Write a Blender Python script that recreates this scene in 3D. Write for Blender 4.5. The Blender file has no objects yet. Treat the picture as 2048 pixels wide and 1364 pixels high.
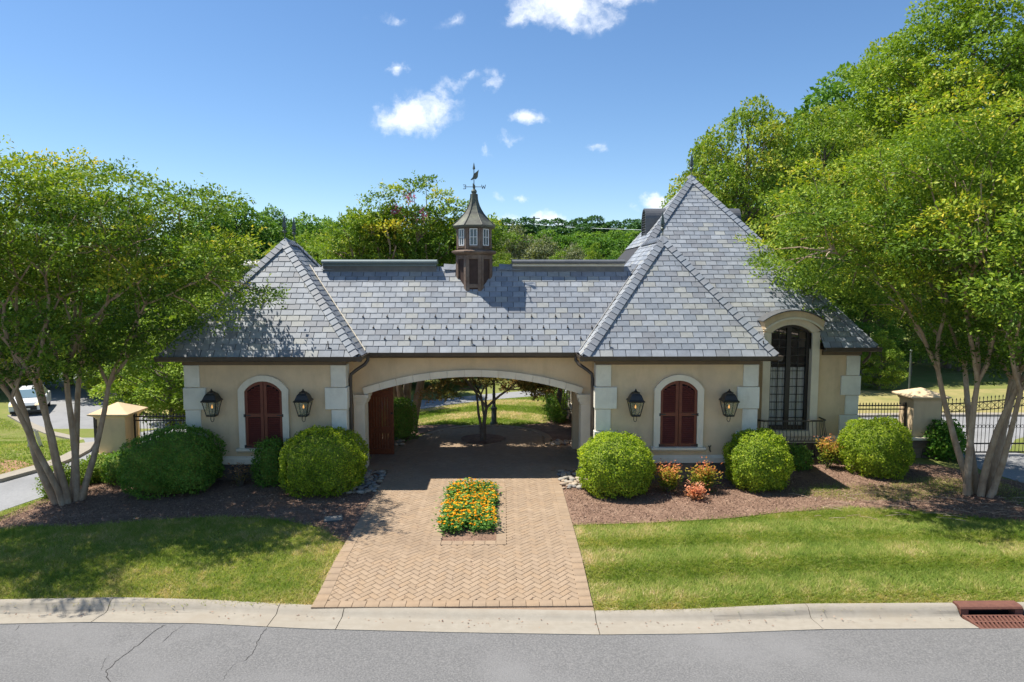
import bpy, math, random
import numpy as np
from mathutils import Vector, Matrix
random.seed(7); RNG = np.random.default_rng(11)
R = math.radians
scene = bpy.context.scene
col = scene.collection

# ------------------------------------------------------------------ camera
IW, IH, FPX = 2048.0, 1364.0, 1365.0
CAMP = np.array([0.78, 0.0, 4.8])
PITCH = math.atan((IH/2 - 560.0)/FPX); YAW = R(0.67)
FWD = np.array([math.sin(YAW)*math.cos(PITCH), math.cos(YAW)*math.cos(PITCH), -math.sin(PITCH)])
RGT = np.array([math.cos(YAW), -math.sin(YAW), 0.0]); UPV = np.cross(RGT, FWD)
cd = bpy.data.cameras.new('camera'); cam = bpy.data.objects.new('camera', cd); col.objects.link(cam)
cd.sensor_width = 36.0; cd.lens = 36.0*FPX/IW; cd.clip_start = 0.1; cd.clip_end = 2000
cam.location = Vector(CAMP); cam.rotation_euler = (math.pi/2 - PITCH, 0, -YAW)
scene.camera = cam
def ray(px, py): return FWD + RGT*((px-IW/2)/FPX) - UPV*((py-IH/2)/FPX)
def atY(px, py, Y):
    d = ray(px, py); return CAMP + d*((Y-CAMP[1])/d[1])

# ------------------------------------------------------------------ sky, sun, exposure
SUN_TO = Vector((-0.50, 0.13, 1.0)).normalized()
sun_el = math.asin(SUN_TO.z); sun_az = math.atan2(SUN_TO.x, SUN_TO.y)
sl = bpy.data.lights.new('sun', 'SUN'); sl.energy = 4.6; sl.angle = R(0.53); sl.color = (1.0, 0.95, 0.86)
so = bpy.data.objects.new('sun', sl); col.objects.link(so); so.location = (-20, 10, 40)
so.rotation_euler = (-SUN_TO).to_track_quat('-Z', 'Y').to_euler()
world = bpy.data.worlds.new('World'); scene.world = world; world.use_nodes = True
wt = world.node_tree; wn = wt.nodes; wl = wt.links; wn.clear()
def wnode(t, **k):
    n = wn.new(t)
    for a, b in k.items(): setattr(n, a, b)
    return n
def wmath(op, a, b=None, c=None, clamp=False):
    n = wnode('ShaderNodeMath', operation=op, use_clamp=clamp)
    for i, v in enumerate((a, b, c)):
        if v is None: continue
        if isinstance(v, (int, float)): n.inputs[i].default_value = v
        else: wl.new(v, n.inputs[i])
    return n.outputs[0]
sky = wnode('ShaderNodeTexSky', sky_type='NISHITA', sun_disc=False)
sky.sun_elevation = sun_el; sky.sun_rotation = sun_az
sky.altitude = 200; sky.air_density = 0.9; sky.dust_density = 0.15; sky.ozone_density = 3.0
hsv = wnode('ShaderNodeHueSaturation'); hsv.inputs['Saturation'].default_value = 1.12; hsv.inputs['Value'].default_value = 0.74
wl.new(sky.outputs[0], hsv.inputs['Color'])
tc = wnode('ShaderNodeTexCoord'); sep = wnode('ShaderNodeSeparateXYZ'); wl.new(tc.outputs['Generated'], sep.inputs[0])
ysafe = wmath('MAXIMUM', wmath('ABSOLUTE', sep.outputs[1]), 0.02)
cu = wmath('DIVIDE', sep.outputs[0], ysafe); cv = wmath('DIVIDE', sep.outputs[2], ysafe)
comb = wnode('ShaderNodeCombineXYZ'); wl.new(cu, comb.inputs[0]); wl.new(cv, comb.inputs[1])
n1 = wnode('ShaderNodeTexNoise'); n1.inputs['Scale'].default_value = 18; n1.inputs['Detail'].default_value = 7; n1.inputs['Roughness'].default_value = 0.62
wl.new(comb.outputs[0], n1.inputs['Vector'])
sub = wnode('ShaderNodeVectorMath', operation='SUBTRACT'); wl.new(n1.outputs['Color'], sub.inputs[0]); sub.inputs[1].default_value = (0.5, 0.5, 0.5)
scl = wnode('ShaderNodeVectorMath', operation='SCALE'); wl.new(sub.outputs[0], scl.inputs[0]); scl.inputs['Scale'].default_value = 0.06
dst = wnode('ShaderNodeVectorMath', operation='ADD'); wl.new(comb.outputs[0], dst.inputs[0]); wl.new(scl.outputs[0], dst.inputs[1])
CLOUDS = [(1130,16,120,50,.95),(1235,-12,95,34,.75),(1060,36,62,26,.7),(820,232,76,46,1.),(868,218,50,38,.9),(905,165,40,20,.62),(882,184,24,24,.62),(940,152,34,15,.55),
 (985,165,24,32,.6),(795,140,20,22,.65),(1055,236,44,21,.88),(1018,286,32,17,.58),(965,293,22,18,.42),(1183,291,32,17,.5),(1016,448,46,22,.95),
 (1092,442,56,22,.92),(1325,408,46,26,.95),(1275,418,30,16,.5),(785,48,58,18,.42),(905,46,40,18,.42),(1042,396,26,15,.5),(992,400,20,14,.45)]
acc = None
for (px, py, rx, ry, s) in CLOUDS:
    d = ray(px, py)
    mp = wnode('ShaderNodeMapping', vector_type='TEXTURE')
    mp.inputs['Location'].default_value = (d[0]/d[1], d[2]/d[1], 0)
    mp.inputs['Scale'].default_value = (1.45*rx/FPX, 1.42*ry/FPX, 1)
    wl.new(dst.outputs[0], mp.inputs['Vector'])
    g = wnode('ShaderNodeTexGradient', gradient_type='SPHERICAL'); wl.new(mp.outputs[0], g.inputs[0])
    v = wmath('MULTIPLY', g.outputs['Fac'], s)
    acc = v if acc is None else wmath('MAXIMUM', acc, v)
n2 = wnode('ShaderNodeTexNoise'); n2.inputs['Scale'].default_value = 22; n2.inputs['Detail'].default_value = 8; n2.inputs['Roughness'].default_value = 0.6
wl.new(dst.outputs[0], n2.inputs['Vector'])
dens = wmath('ADD', wmath('MULTIPLY', acc, 1.45), wmath('MULTIPLY', wmath('SUBTRACT', n2.outputs['Fac'], 0.56), 2.3))
dens = wmath('MULTIPLY', dens, wmath('MULTIPLY', acc, 3.0, clamp=True))
mr = wnode('ShaderNodeMapRange', interpolation_type='SMOOTHSTEP'); wl.new(dens, mr.inputs['Value'])
mr.inputs['From Min'].default_value = 0.10; mr.inputs['From Max'].default_value = 1.25; mr.inputs['To Max'].default_value = 0.9
mix = wnode('ShaderNodeMix', data_type='RGBA'); wl.new(mr.outputs[0], mix.inputs['Factor'])
wl.new(hsv.outputs[0], mix.inputs[6]); mix.inputs[7].default_value = (5.6, 5.8, 6.1, 1)
bg = wnode('ShaderNodeBackground'); bg.inputs['Strength'].default_value = 0.13; wl.new(mix.outputs[2], bg.inputs['Color'])
wo = wnode('ShaderNodeOutputWorld'); wl.new(bg.outputs[0], wo.inputs['Surface'])
vs = scene.view_settings; vs.view_transform = 'Standard'; vs.look = 'None'; vs.gamma = 1; vs.use_curve_mapping = False; vs.exposure = 0.78
scene.render.engine = 'CYCLES'
scene.cycles.max_bounces = 6; scene.cycles.transparent_max_bounces = 8

# ------------------------------------------------------------------ terrain
def sstep(t): t = np.clip(t, 0, 1); return t*t*(3-2*t)
def terrain(x, y):
    x = np.asarray(x, float); y = np.asarray(y, float)
    z = -0.12*sstep((11.6-y)/1.8)
    z = z - 3.2*sstep((-7.5-x)/8.0)*sstep((y-17.5)/18.0)
    z = z + 10.0*sstep((y-70)/150.0)
    z = z - 0.35*sstep((-7.8-x)/3.0)*sstep((18.5-y)/6.0)
    return z
def G(px, py):
    d = ray(px, py); t = 4.0
    for i in range(4000):
        p = CAMP + d*t
        if p[2] <= terrain(p[0], p[1]): break
        t += 0.03
    p[2] = float(terrain(p[0], p[1])); return p

# ------------------------------------------------------------------ mesh helpers
class MB:
    def __init__(s): s.v = []; s.f = []; s.m = []
    def add(s, vs, fs, mi=0):
        n = len(s.v); s.v += [tuple(map(float, q)) for q in vs]
        s.f += [tuple(n+i for i in q) for q in fs]; s.m += [mi]*len(fs); return s
    def box(s, c, sz, M=None, mi=0):
        x, y, z = sz[0]/2, sz[1]/2, sz[2]/2
        vs = [Vector((a, b, d)) for d in (-z, z) for b in (-y, y) for a in (-x, x)]
        if M is not None: vs = [M @ q for q in vs]
        c = Vector(c); vs = [q+c for q in vs]
        return s.add(vs, [(0,2,3,1),(4,5,7,6),(0,1,5,4),(1,3,7,5),(3,2,6,7),(2,0,4,6)], mi)
    def bx(s, x0, x1, y0, y1, z0, z1, mi=0):
        return s.box(((x0+x1)/2, (y0+y1)/2, (z0+z1)/2), (x1-x0, y1-y0, z1-z0), None, mi)
    def tube(s, pts, rad, seg=8, mi=0, cap=True):
        pts = [Vector(p) for p in pts]; n = len(pts)
        if not hasattr(rad, '__len__'): rad = [rad]*n
        up = None; rings = []
        for i in range(n):
            t = (pts[min(i+1, n-1)]-pts[max(i-1, 0)])
            t = t.normalized() if t.length > 1e-9 else Vector((0,0,1))
            if up is None:
                a = Vector((1,0,0)) if abs(t.x) < 0.9 else Vector((0,1,0)); up = t.cross(a).normalized()
            else:
                up = (up - t*up.dot(t)); up = up.normalized() if up.length > 1e-6 else t.orthogonal().normalized()
            b = t.cross(up)
            rings.append([pts[i]+(up*math.cos(2*math.pi*k/seg)+b*math.sin(2*math.pi*k/seg))*rad[i] for k in range(seg)])
        vs = [q for r in rings for q in r]; fs = []
        for i in range(n-1):
            for k in range(seg):
                k2 = (k+1) % seg; fs.append((i*seg+k, i*seg+k2, (i+1)*seg+k2, (i+1)*seg+k))
        if cap: fs += [tuple(range(seg))[::-1], tuple((n-1)*seg+k for k in range(seg))]
        return s.add(vs, fs, mi)
    def lathe(s, prof, seg=12, c=(0,0,0), rot=0.0, mi=0):
        vs = []; fs = []; n = len(prof)
        for (r, z) in prof:
            for k in range(seg):
                a = rot+2*math.pi*k/seg; vs.append((c[0]+r*math.cos(a), c[1]+r*math.sin(a), c[2]+z))
        for i in range(n-1):
            for k in range(seg):
                k2 = (k+1) % seg; fs.append((i*seg+k, i*seg+k2, (i+1)*seg+k2, (i+1)*seg+k))
        fs += [tuple(range(seg))[::-1], tuple((n-1)*seg+k for k in range(seg))]
        return s.add(vs, fs, mi)
    def prism(s, poly, axis, a0, a1, mi=0):
        # poly: list of 2d points; extruded along axis 'x','y','z' from a0 to a1
        def mk(p, a):
            return {'x': (a, p[0], p[1]), 'y': (p[0], a, p[1]), 'z': (p[0], p[1], a)}[axis]
        n = len(poly); vs = [mk(p, a0) for p in poly]+[mk(p, a1) for p in poly]
        fs = [tuple(range(n))[::-1], tuple(range(n, 2*n))]+[(i, (i+1) % n, n+(i+1) % n, n+i) for i in range(n)]
        return s.add(vs, fs, mi)
    def strip(s, A, B, axis, a0, a1, mi=0):
        # solid between two 2d polylines A (inner) and B (outer) extruded along axis
        n = len(A)
        for i in range(n-1):
            s.prism([A[i], A[i+1], B[i+1], B[i]], axis, a0, a1, mi)
        return s
    def mesh(s, name, mats):
        me = bpy.data.meshes.new(name); me.from_pydata(s.v, [], s.f)
        for m in (mats if isinstance(mats, (list, tuple)) else [mats]): me.materials.append(m)
        if any(s.m): me.polygons.foreach_set('material_index', s.m)
        return me
    def build(s, name, mats, parent=None, smooth=False, bevel=0, fixn=True):
        me = s.mesh(name, mats)
        if fixn: fix_normals(me)
        if smooth: shade(me)
        o = link(name, me, parent)
        if bevel:
            b = o.modifiers.new('bevel', 'BEVEL'); b.width = bevel; b.segments = 2; b.limit_method = 'ANGLE'
        return o
import bmesh
def fix_normals(me):
    bm = bmesh.new(); bm.from_mesh(me); bmesh.ops.recalc_face_normals(bm, faces=bm.faces); bm.to_mesh(me); bm.free()
def shade(me, ang=50):
    me.polygons.foreach_set('use_smooth', [True]*len(me.polygons))
    try: me.set_sharp_from_angle(angle=R(ang))
    except Exception: pass
ROOTLOC = {}; KIDS = {}
def link(name, me, parent=None, M=None):
    o = bpy.data.objects.new(name, me); col.objects.link(o)
    if parent is not None:
        o.parent = parent
        KIDS.setdefault(parent.name, []).append(o)
        if parent.name in ROOTLOC: o.matrix_parent_inverse = Matrix.Translation(-ROOTLOC[parent.name])
    if M is not None: o.matrix_basis = M
    return o
def tag(o, label=None, cat=None, group=None, kind=None):
    if label: o['label'] = label
    if cat: o['category'] = cat
    if group: o['group'] = group
    if kind: o['kind'] = kind
    return o
def thing(name, label, cat, loc=(0,0,0), group=None, worldkids=False, rz=0):
    o = bpy.data.objects.new(name, None); col.objects.link(o); o.location = loc; o.rotation_euler = (0,0,rz)
    o.empty_display_size = 0.2
    if worldkids: ROOTLOC[o.name] = Vector(loc)
    return tag(o, label, cat, group)
def copy_tree(o, parent=None):
    c = o.copy(); col.objects.link(c)
    if parent is not None: c.parent = parent; KIDS.setdefault(parent.name, []).append(c)
    for ch in list(KIDS.get(o.name, [])): copy_tree(ch, c)
    return c
def sheet(name, pts, mat, kind='structure', dz=0.0, zfun=terrain, parent=None):
    # flat polygon following the terrain function, triangulated on a grid
    from mathutils.geometry import delaunay_2d_cdt
    n_ = len(pts); r_ = delaunay_2d_cdt([Vector((p[0], p[1])) for p in pts], [(i, (i+1) % n_) for i in range(n_)], [], 1, 1e-5)
    bm = bmesh.new(); vs = [bm.verts.new((p[0], p[1], 0)) for p in r_[0]]
    for f_ in r_[2]:
        try: bm.faces.new([vs[i] for i in f_])
        except ValueError: pass
    xs = [p[0] for p in pts]; ys = [p[1] for p in pts]
    def cuts(a, b):
        n = max(2, int((b-a)/0.8)); n = min(n, 60); return [a+(b-a)*(i+.5)/n for i in range(n)]
    for cx in cuts(min(xs), max(xs)):
        bmesh.ops.bisect_plane(bm, geom=bm.verts[:]+bm.edges[:]+bm.faces[:], plane_co=(cx,0,0), plane_no=(1,0,0))
    for cy in cuts(min(ys), max(ys)):
        bmesh.ops.bisect_plane(bm, geom=bm.verts[:]+bm.edges[:]+bm.faces[:], plane_co=(0,cy,0), plane_no=(0,1,0))
    for v in bm.verts: v.co.z = float(zfun(v.co.x, v.co.y))+dz
    bmesh.ops.recalc_face_normals(bm, faces=bm.faces)
    if sum(f.normal.z for f in bm.faces) < 0: bmesh.ops.reverse_faces(bm, faces=bm.faces)
    me = bpy.data.meshes.new(name); bm.to_mesh(me); bm.free(); me.materials.append(mat); shade(me)
    o = link(name, me, parent)
    if kind: o['kind'] = kind
    return o
def np_mesh(name, V, F, mats, var=None, matidx=None, smooth=False):
    me = bpy.data.meshes.new(name); n = F.shape[1]
    me.vertices.add(len(V)); me.vertices.foreach_set('co', V.astype(np.float32).ravel())
    me.loops.add(F.size); me.loops.foreach_set('vertex_index', F.astype(np.int32).ravel())
    me.polygons.add(len(F)); me.polygons.foreach_set('loop_start', (np.arange(len(F))*n).astype(np.int32))
    for m in (mats if isinstance(mats, (list, tuple)) else [mats]): me.materials.append(m)
    if matidx is not None: me.polygons.foreach_set('material_index', matidx.astype(np.int32))
    me.update(calc_edges=True)
    if var is not None:
        a = me.attributes.new('v', 'FLOAT', 'FACE'); a.data.foreach_set('value', var.astype(np.float32))
    if smooth: me.polygons.foreach_set('use_smooth', [True]*len(F))
    return me
def unit(a): return a/np.maximum(np.linalg.norm(a, axis=1, keepdims=True), 1e-9)
def leaf_arrays(C, D, N, L, Wd):
    # diamond leaves: C base, D axis, N rough normal
    D = unit(D); S = unit(np.cross(D, N)); Nn = np.cross(S, D)
    L = np.asarray(L).reshape(-1, 1); Wd = np.asarray(Wd).reshape(-1, 1)
    a = C; b = C+D*L*0.45+S*Wd*0.5+Nn*L*0.06; c = C+D*L; d = C+D*L*0.45-S*Wd*0.5+Nn*L*0.06
    V = np.stack([a, b, c, d], 1).reshape(-1, 3); F = np.arange(len(V)).reshape(-1, 4)
    return V, F
def vnoise(x, y, s, seed=0):
    # smooth value noise on numpy arrays
    x = np.asarray(x)/s; y = np.asarray(y)/s
    xi = np.floor(x).astype(int); yi = np.floor(y).astype(int); fx = x-xi; fy = y-yi
    fx = fx*fx*(3-2*fx); fy = fy*fy*(3-2*fy)
    def h(i, j):
        q = np.sin(i*127.1+j*311.7+seed*74.7)*43758.5453; return q-np.floor(q)
    return (h(xi,yi)*(1-fx)+h(xi+1,yi)*fx)*(1-fy)+(h(xi,yi+1)*(1-fx)+h(xi+1,yi+1)*fx)*fy

# ------------------------------------------------------------------ materials
def mat(name, base, rough=0.8, var=None, scale=4.0, bump=0.0, bscale=60.0, metal=0.0, spec=0.4, detail=5.0, fac=(0.35,0.65), var2=None, scale2=0.7):
    m = bpy.data.materials.new(name); m.use_nodes = True; nt = m.node_tree; b = nt.nodes['Principled BSDF']
    b.inputs['Roughness'].default_value = rough; b.inputs['Metallic'].default_value = metal
    b.inputs['Specular IOR Level'].default_value = spec
    tcn = nt.nodes.new('ShaderNodeTexCoord'); co = tcn.outputs['Object']
    def noise(sc, det=detail):
        n = nt.nodes.new('ShaderNodeTexNoise'); n.inputs['Scale'].default_value = sc; n.inputs['Detail'].default_value = det
        n.inputs['Roughness'].default_value = 0.65; nt.links.new(co, n.inputs['Vector']); return n.outputs['Fac']
    def mixc(f, a, bb):
        x = nt.nodes.new('ShaderNodeMix'); x.data_type = 'RGBA'; nt.links.new(f, x.inputs['Factor'])
        for i, c in ((6, a), (7, bb)):
            if isinstance(c, tuple): x.inputs[i].default_value = (*c, 1)
            else: nt.links.new(c, x.inputs[i])
        return x.outputs[2]
    def rng(f, a, bb):
        x = nt.nodes.new('ShaderNodeMapRange'); nt.links.new(f, x.inputs['Value'])
        x.inputs['From Min'].default_value = a; x.inputs['From Max'].default_value = bb; return x.outputs[0]
    c = base
    if var is not None: c = mixc(rng(noise(scale), *fac), base, var)
    if var2 is not None: c = mixc(rng(noise(scale2, 4), 0.48, 0.72), c, var2)
    if isinstance(c, tuple): b.inputs['Base Color'].default_value = (*c, 1)
    else: nt.links.new(c, b.inputs['Base Color'])
    if bump:
        bn = nt.nodes.new('ShaderNodeBump'); bn.inputs['Strength'].default_value = 1.0; bn.inputs['Distance'].default_value = bump
        nt.links.new(noise(bscale, 6), bn.inputs['Height']); nt.links.new(bn.outputs[0], b.inputs['Normal'])
    return m
def leafmat(name, stops, trans=0.35, rough=0.5, tint=(1.25,1.35,0.45)):
    m = bpy.data.materials.new(name); m.use_nodes = True; nt = m.node_tree; b = nt.nodes['Principled BSDF']
    b.inputs['Roughness'].default_value = rough+.1; b.inputs['Specular IOR Level'].default_value = 0.16
    at = nt.nodes.new('ShaderNodeAttribute'); at.attribute_name = 'v'
    cr = nt.nodes.new('ShaderNodeValToRGB'); nt.links.new(at.outputs['Fac'], cr.inputs[0])
    el = cr.color_ramp.elements
    while len(el) < len(stops): el.new(0.5)
    for e, (p, c) in zip(el, stops): e.position = p; e.color = (*c, 1)
    nt.links.new(cr.outputs[0], b.inputs['Base Color'])
    if trans > 0:
        tr = nt.nodes.new('ShaderNodeBsdfTranslucent')
        mu = nt.nodes.new('ShaderNodeMix'); mu.data_type = 'RGBA'; mu.blend_type = 'MULTIPLY'; mu.inputs['Factor'].default_value = 1
        nt.links.new(cr.outputs[0], mu.inputs[6]); mu.inputs[7].default_value = (*tint, 1)
        nt.links.new(mu.outputs[2], tr.inputs['Color'])
        mx = nt.nodes.new('ShaderNodeMixShader'); mx.inputs[0].default_value = trans
        nt.links.new(b.outputs[0], mx.inputs[1]); nt.links.new(tr.outputs[0], mx.inputs[2])
        nt.links.new(mx.outputs[0], nt.nodes['Material Output'].inputs['Surface'])
    return m
def streaks(m, dark=(.12,.105,.085), sc=(.55,7,9), lo=.52, hi=.70, amt=.85):
    nt = m.node_tree; b = nt.nodes['Principled BSDF']; src = b.inputs['Base Color'].links[0].from_socket
    tcn = nt.nodes.new('ShaderNodeTexCoord'); mp = nt.nodes.new('ShaderNodeMapping'); mp.inputs['Scale'].default_value = sc; nt.links.new(tcn.outputs['Object'], mp.inputs[0])
    n = nt.nodes.new('ShaderNodeTexNoise'); n.inputs['Scale'].default_value = 1.6; n.inputs['Detail'].default_value = 7; n.inputs['Roughness'].default_value = .7; nt.links.new(mp.outputs[0], n.inputs['Vector'])
    r = nt.nodes.new('ShaderNodeMapRange'); nt.links.new(n.outputs['Fac'], r.inputs['Value']); r.inputs['From Min'].default_value = lo; r.inputs['From Max'].default_value = hi; r.inputs['To Max'].default_value = amt
    x = nt.nodes.new('ShaderNodeMix'); x.data_type = 'RGBA'; nt.links.new(r.outputs[0], x.inputs['Factor']); nt.links.new(src, x.inputs[6]); x.inputs[7].default_value = (*dark, 1); nt.links.new(x.outputs[2], b.inputs['Base Color'])
M = {}
M['stucco'] = mat('stucco', (.73,.555,.35), .92, (.65,.49,.305), 1.6, .004, 90, spec=.2, var2=(.60,.465,.31), scale2=.8)
M['trim'] = mat('cast_stone', (.80,.715,.56), .85, (.73,.645,.50), 3, .002, 80, spec=.25, var2=(.67,.595,.46), scale2=1.2)
M['quoin'] = mat('quoin_stone', (.80,.76,.645), .85, (.74,.70,.585), 3, .002, 80, spec=.25, var2=(.68,.64,.54), scale2=1.5)
SLC = [(.232,.255,.285),(.275,.298,.328),(.318,.338,.360),(.330,.335,.318),(.236,.246,.264),(.290,.308,.328)]
SLATES = [mat('slate_%d' % i, c, .62, tuple(q*.82 for q in c), 7, .002, 40, spec=.45, var2=tuple(q*1.15 for q in c), scale2=2.5) for i, c in enumerate(SLC)]
M['deck'] = mat('roof_underlay', (.05,.05,.055), .9)
M['gutter'] = mat('bronze_gutter', (.055,.042,.032), .45, (.075,.058,.045), 5, spec=.5)
M['frieze'] = mat('brown_paint', (.16,.11,.065), .6, (.13,.09,.055), 4)
M['shutter'] = mat('red_brown_paint', (.185,.048,.022), .5, (.145,.036,.018), 8, spec=.4)
M['louver'] = mat('maroon_paint', (.15,.036,.024), .5, (.12,.028,.02), 9, spec=.4)
M['wood'] = mat('oiled_mahogany', (.22,.058,.018), .45, (.14,.034,.012), 14, .002, 50, spec=.4)
M['iron'] = mat('black_iron', (.018,.017,.016), .45, (.03,.027,.024), 12, spec=.5)
M['iron_rail'] = mat('worn_iron', (.045,.04,.036), .4, (.08,.07,.06), 10, spec=.5)
M['lead'] = mat('grey_metal', (.10,.105,.11), .45, (.14,.14,.14), 6, metal=.3, spec=.5)
M['vent_cap'] = mat('green_grey_metal', (.14,.18,.18), .5, (.17,.21,.205), 3, spec=.5)
M['copper'] = mat('weathered_copper', (.085,.082,.068), .6, (.12,.125,.10), 5, .001, 30, metal=.2, spec=.4, var2=(.17,.18,.12), scale2=3)
M['cupola_wood'] = mat('weathered_brown_wood', (.13,.085,.06), .75, (.19,.135,.10), 9, .002, 40, var2=(.24,.19,.15), scale2=2)
M['cupola_panel'] = mat('dark_louver_panel', (.055,.034,.026), .8, (.075,.045,.035), 9)
M['white_paint'] = mat('white_paint', (.78,.78,.76), .5)
M['verdigris'] = mat('verdigris', (.085,.10,.09), .5, (.13,.15,.125), 18, metal=.3)
M['win_frame'] = mat('dark_bronze_frame', (.022,.017,.014), .4, spec=.5)
def glassmat(name, tint, rough=.03, alpha=.5):
    m = bpy.data.materials.new(name); m.use_nodes = True; nt = m.node_tree; b = nt.nodes['Principled BSDF']
    b.inputs['Base Color'].default_value = (*tint, 1); b.inputs['Roughness'].default_value = rough
    b.inputs['Specular IOR Level'].default_value = .8
    tr = nt.nodes.new('ShaderNodeBsdfTransparent'); mx = nt.nodes.new('ShaderNodeMixShader'); mx.inputs[0].default_value = alpha
    nt.links.new(tr.outputs[0], mx.inputs[1]); nt.links.new(b.outputs[0], mx.inputs[2])
    nt.links.new(mx.outputs[0], nt.nodes['Material Output'].inputs['Surface'])
    return m
M['glass'] = glassmat('window_glass', (.03,.034,.036), .02, .10)
M['lamp_glass'] = glassmat('lantern_glass', (.42,.42,.28), .05, .18)
M['cupola_glass'] = glassmat('cupola_glass', (.10,.13,.15), .04, .8)
fm = bpy.data.materials.new('gas_flame'); fm.use_nodes = True
_b = fm.node_tree.nodes['Principled BSDF']; _b.inputs['Base Color'].default_value = (.9,.5,.15,1)
_b.inputs['Emission Color'].default_value = (1,.48,.12,1); _b.inputs['Emission Strength'].default_value = .7; M['flame'] = fm
M['base_stone'] = [mat('base_stone_%d' % i, c, .9, tuple(q*.65 for q in c), 6, .008, 25) for i, c in enumerate([(.20,.14,.10),(.15,.115,.09),(.24,.18,.13),(.13,.105,.09)])]
M['mortar'] = mat('mortar', (.22,.19,.15), .95, (.17,.15,.12), 8)
M['asphalt'] = mat('aged_asphalt', (.135,.133,.131), .9, (.225,.218,.21), 38, .012, 50, spec=.25, fac=(.40,.66), var2=(.215,.21,.205), scale2=.35, detail=9.0)
M['crack'] = mat('crack', (.045,.042,.04), .95)
M['rear_asphalt'] = mat('rear_asphalt', (.24,.24,.245), .9, (.29,.29,.29), 20, spec=.25, var2=(.20,.20,.20), scale2=.4)
M['concrete'] = mat('kerb_concrete', (.335,.300,.245), .9, (.295,.262,.212), 7, .003, 60, spec=.2, var2=(.30,.26,.205), scale2=1.4)
streaks(M['concrete'], (.25,.21,.16), lo=.55, hi=.75, amt=.5)
M['concrete_dirty'] = mat('kerb_face', (.335,.300,.245), .9, (.295,.262,.212), 7, .003, 60, spec=.2, var2=(.30,.26,.20), scale2=1.4); streaks(M['concrete_dirty'], (.11,.10,.085), (.35,2.2,9), .50, .72, .75)
PAV = [(.350,.255,.170),(.332,.242,.162),(.368,.270,.182),(.342,.252,.172),(.356,.254,.165)]
PAVERS = [mat('paver_%d' % i, c, .9, tuple(q*.84 for q in c), 9, .002, 70, spec=.2, var2=tuple(q*.80 for q in c), scale2=1.1) for i, c in enumerate(PAV)]
M['joint'] = mat('sand_joint', (.255,.18,.12), .95, (.30,.215,.148), 15)
M['rust'] = mat('rusty_cast_iron', (.185,.082,.056), .8, (.14,.06,.045), 14, .003, 60, spec=.3)
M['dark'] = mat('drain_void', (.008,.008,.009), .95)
M['soil_grass'] = mat('turf_soil', (.17,.20,.05), .95, (.215,.205,.075), 2.5, .02, 14, spec=.1, var2=(.14,.175,.04), scale2=.3)
M['mulch'] = mat('mulch', (.26,.165,.115), .95, (.175,.108,.078), 12, .03, 20, spec=.1, var2=(.31,.205,.145), scale2=2)
M['chip'] = leafmat('bark_chips', [(0,(.11,.066,.048)),(.5,(.28,.175,.122)),(.85,(.42,.285,.205)),(1,(.60,.46,.34))], 0, .9)
M['straw'] = mat('dry_verge', (.36,.29,.125), .95, (.25,.235,.09), 2.2, .02, 10, spec=.1, var2=(.20,.21,.07), scale2=.35)
M['clay'] = mat('red_clay', (.36,.20,.12), .95, (.28,.15,.09), 3, .01, 20)
M['blade'] = leafmat('grass_blades', [(0,(0.158,0.248,0.041)),(.4,(0.301,0.373,0.074)),(.68,(0.444,0.432,0.141)),(.86,(0.617,0.497,0.251)),(1,(0.745,0.575,0.370))], 0.45, .55, (1.15,1.2,.6))
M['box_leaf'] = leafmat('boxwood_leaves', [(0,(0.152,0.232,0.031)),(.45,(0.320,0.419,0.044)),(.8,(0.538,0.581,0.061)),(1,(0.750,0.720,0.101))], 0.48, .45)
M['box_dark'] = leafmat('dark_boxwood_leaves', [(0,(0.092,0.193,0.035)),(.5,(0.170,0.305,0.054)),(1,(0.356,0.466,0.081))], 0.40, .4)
M['bush_core'] = mat('bush_core', (.15,.20,.03), .95, (.21,.27,.04), 20, .02, 30)
M['myrtle'] = leafmat('crape_myrtle_leaves', [(0,(0.065,0.128,0.019)),(.38,(0.137,0.226,0.029)),(.70,(0.280,0.366,0.043)),(.90,(0.468,0.470,0.053)),(1,(0.676,0.525,0.066))], 0.28, .42)
M['broad'] = leafmat('broadleaf_leaves', [(0,(0.064,0.155,0.029)),(.5,(0.143,0.265,0.043)),(1,(0.287,0.395,0.066))], 0.28, .5)
M['poplar'] = leafmat('poplar_leaves', [(0,(0.110,0.194,0.025)),(.5,(0.223,0.319,0.037)),(.85,(0.344,0.420,0.056)),(1,(0.524,0.466,0.070))], 0.28, .48)
M['gold'] = leafmat('yellowing_leaves', [(0,(0.107,0.188,0.028)),(.5,(0.212,0.304,0.041)),(.82,(0.364,0.392,0.062)),(1,(0.576,0.464,0.097))], 0.30, .5)
M['olive'] = leafmat('silvery_oak_leaves', [(0,(0.114,0.140,0.074)),(.5,(0.228,0.251,0.140)),(.85,(0.365,0.362,0.213)),(1,(0.456,0.389,0.165))], 0.25, .6)
M['pine'] = leafmat('pine_needles', [(0,(0.056,0.133,0.047)),(.5,(0.112,0.224,0.069)),(1,(0.194,0.316,0.095))], 0.20, .6)
M['maple'] = leafmat('red_maple_leaves', [(0,(.16,.19,.05)),(.4,(.30,.22,.075)),(.75,(.50,.26,.13)),(1,(.60,.34,.19))], .42, .5, (1.2,1.0,.6))
M['nandina'] = leafmat('nandina_leaves', [(0,(0.110,0.220,0.028)),(.45,(0.275,0.330,0.039)),(.72,(0.550,0.330,0.066)),(.88,(0.682,0.220,0.099)),(1,(0.748,0.264,0.154))], 0.40, .5, (1.2,1.1,.6))
M['coral'] = leafmat('coral_leaves', [(0,(.50,.30,.10)),(.5,(.66,.25,.12)),(1,(.72,.36,.22))], .3, .5, (1.2,1.0,.8))
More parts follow.
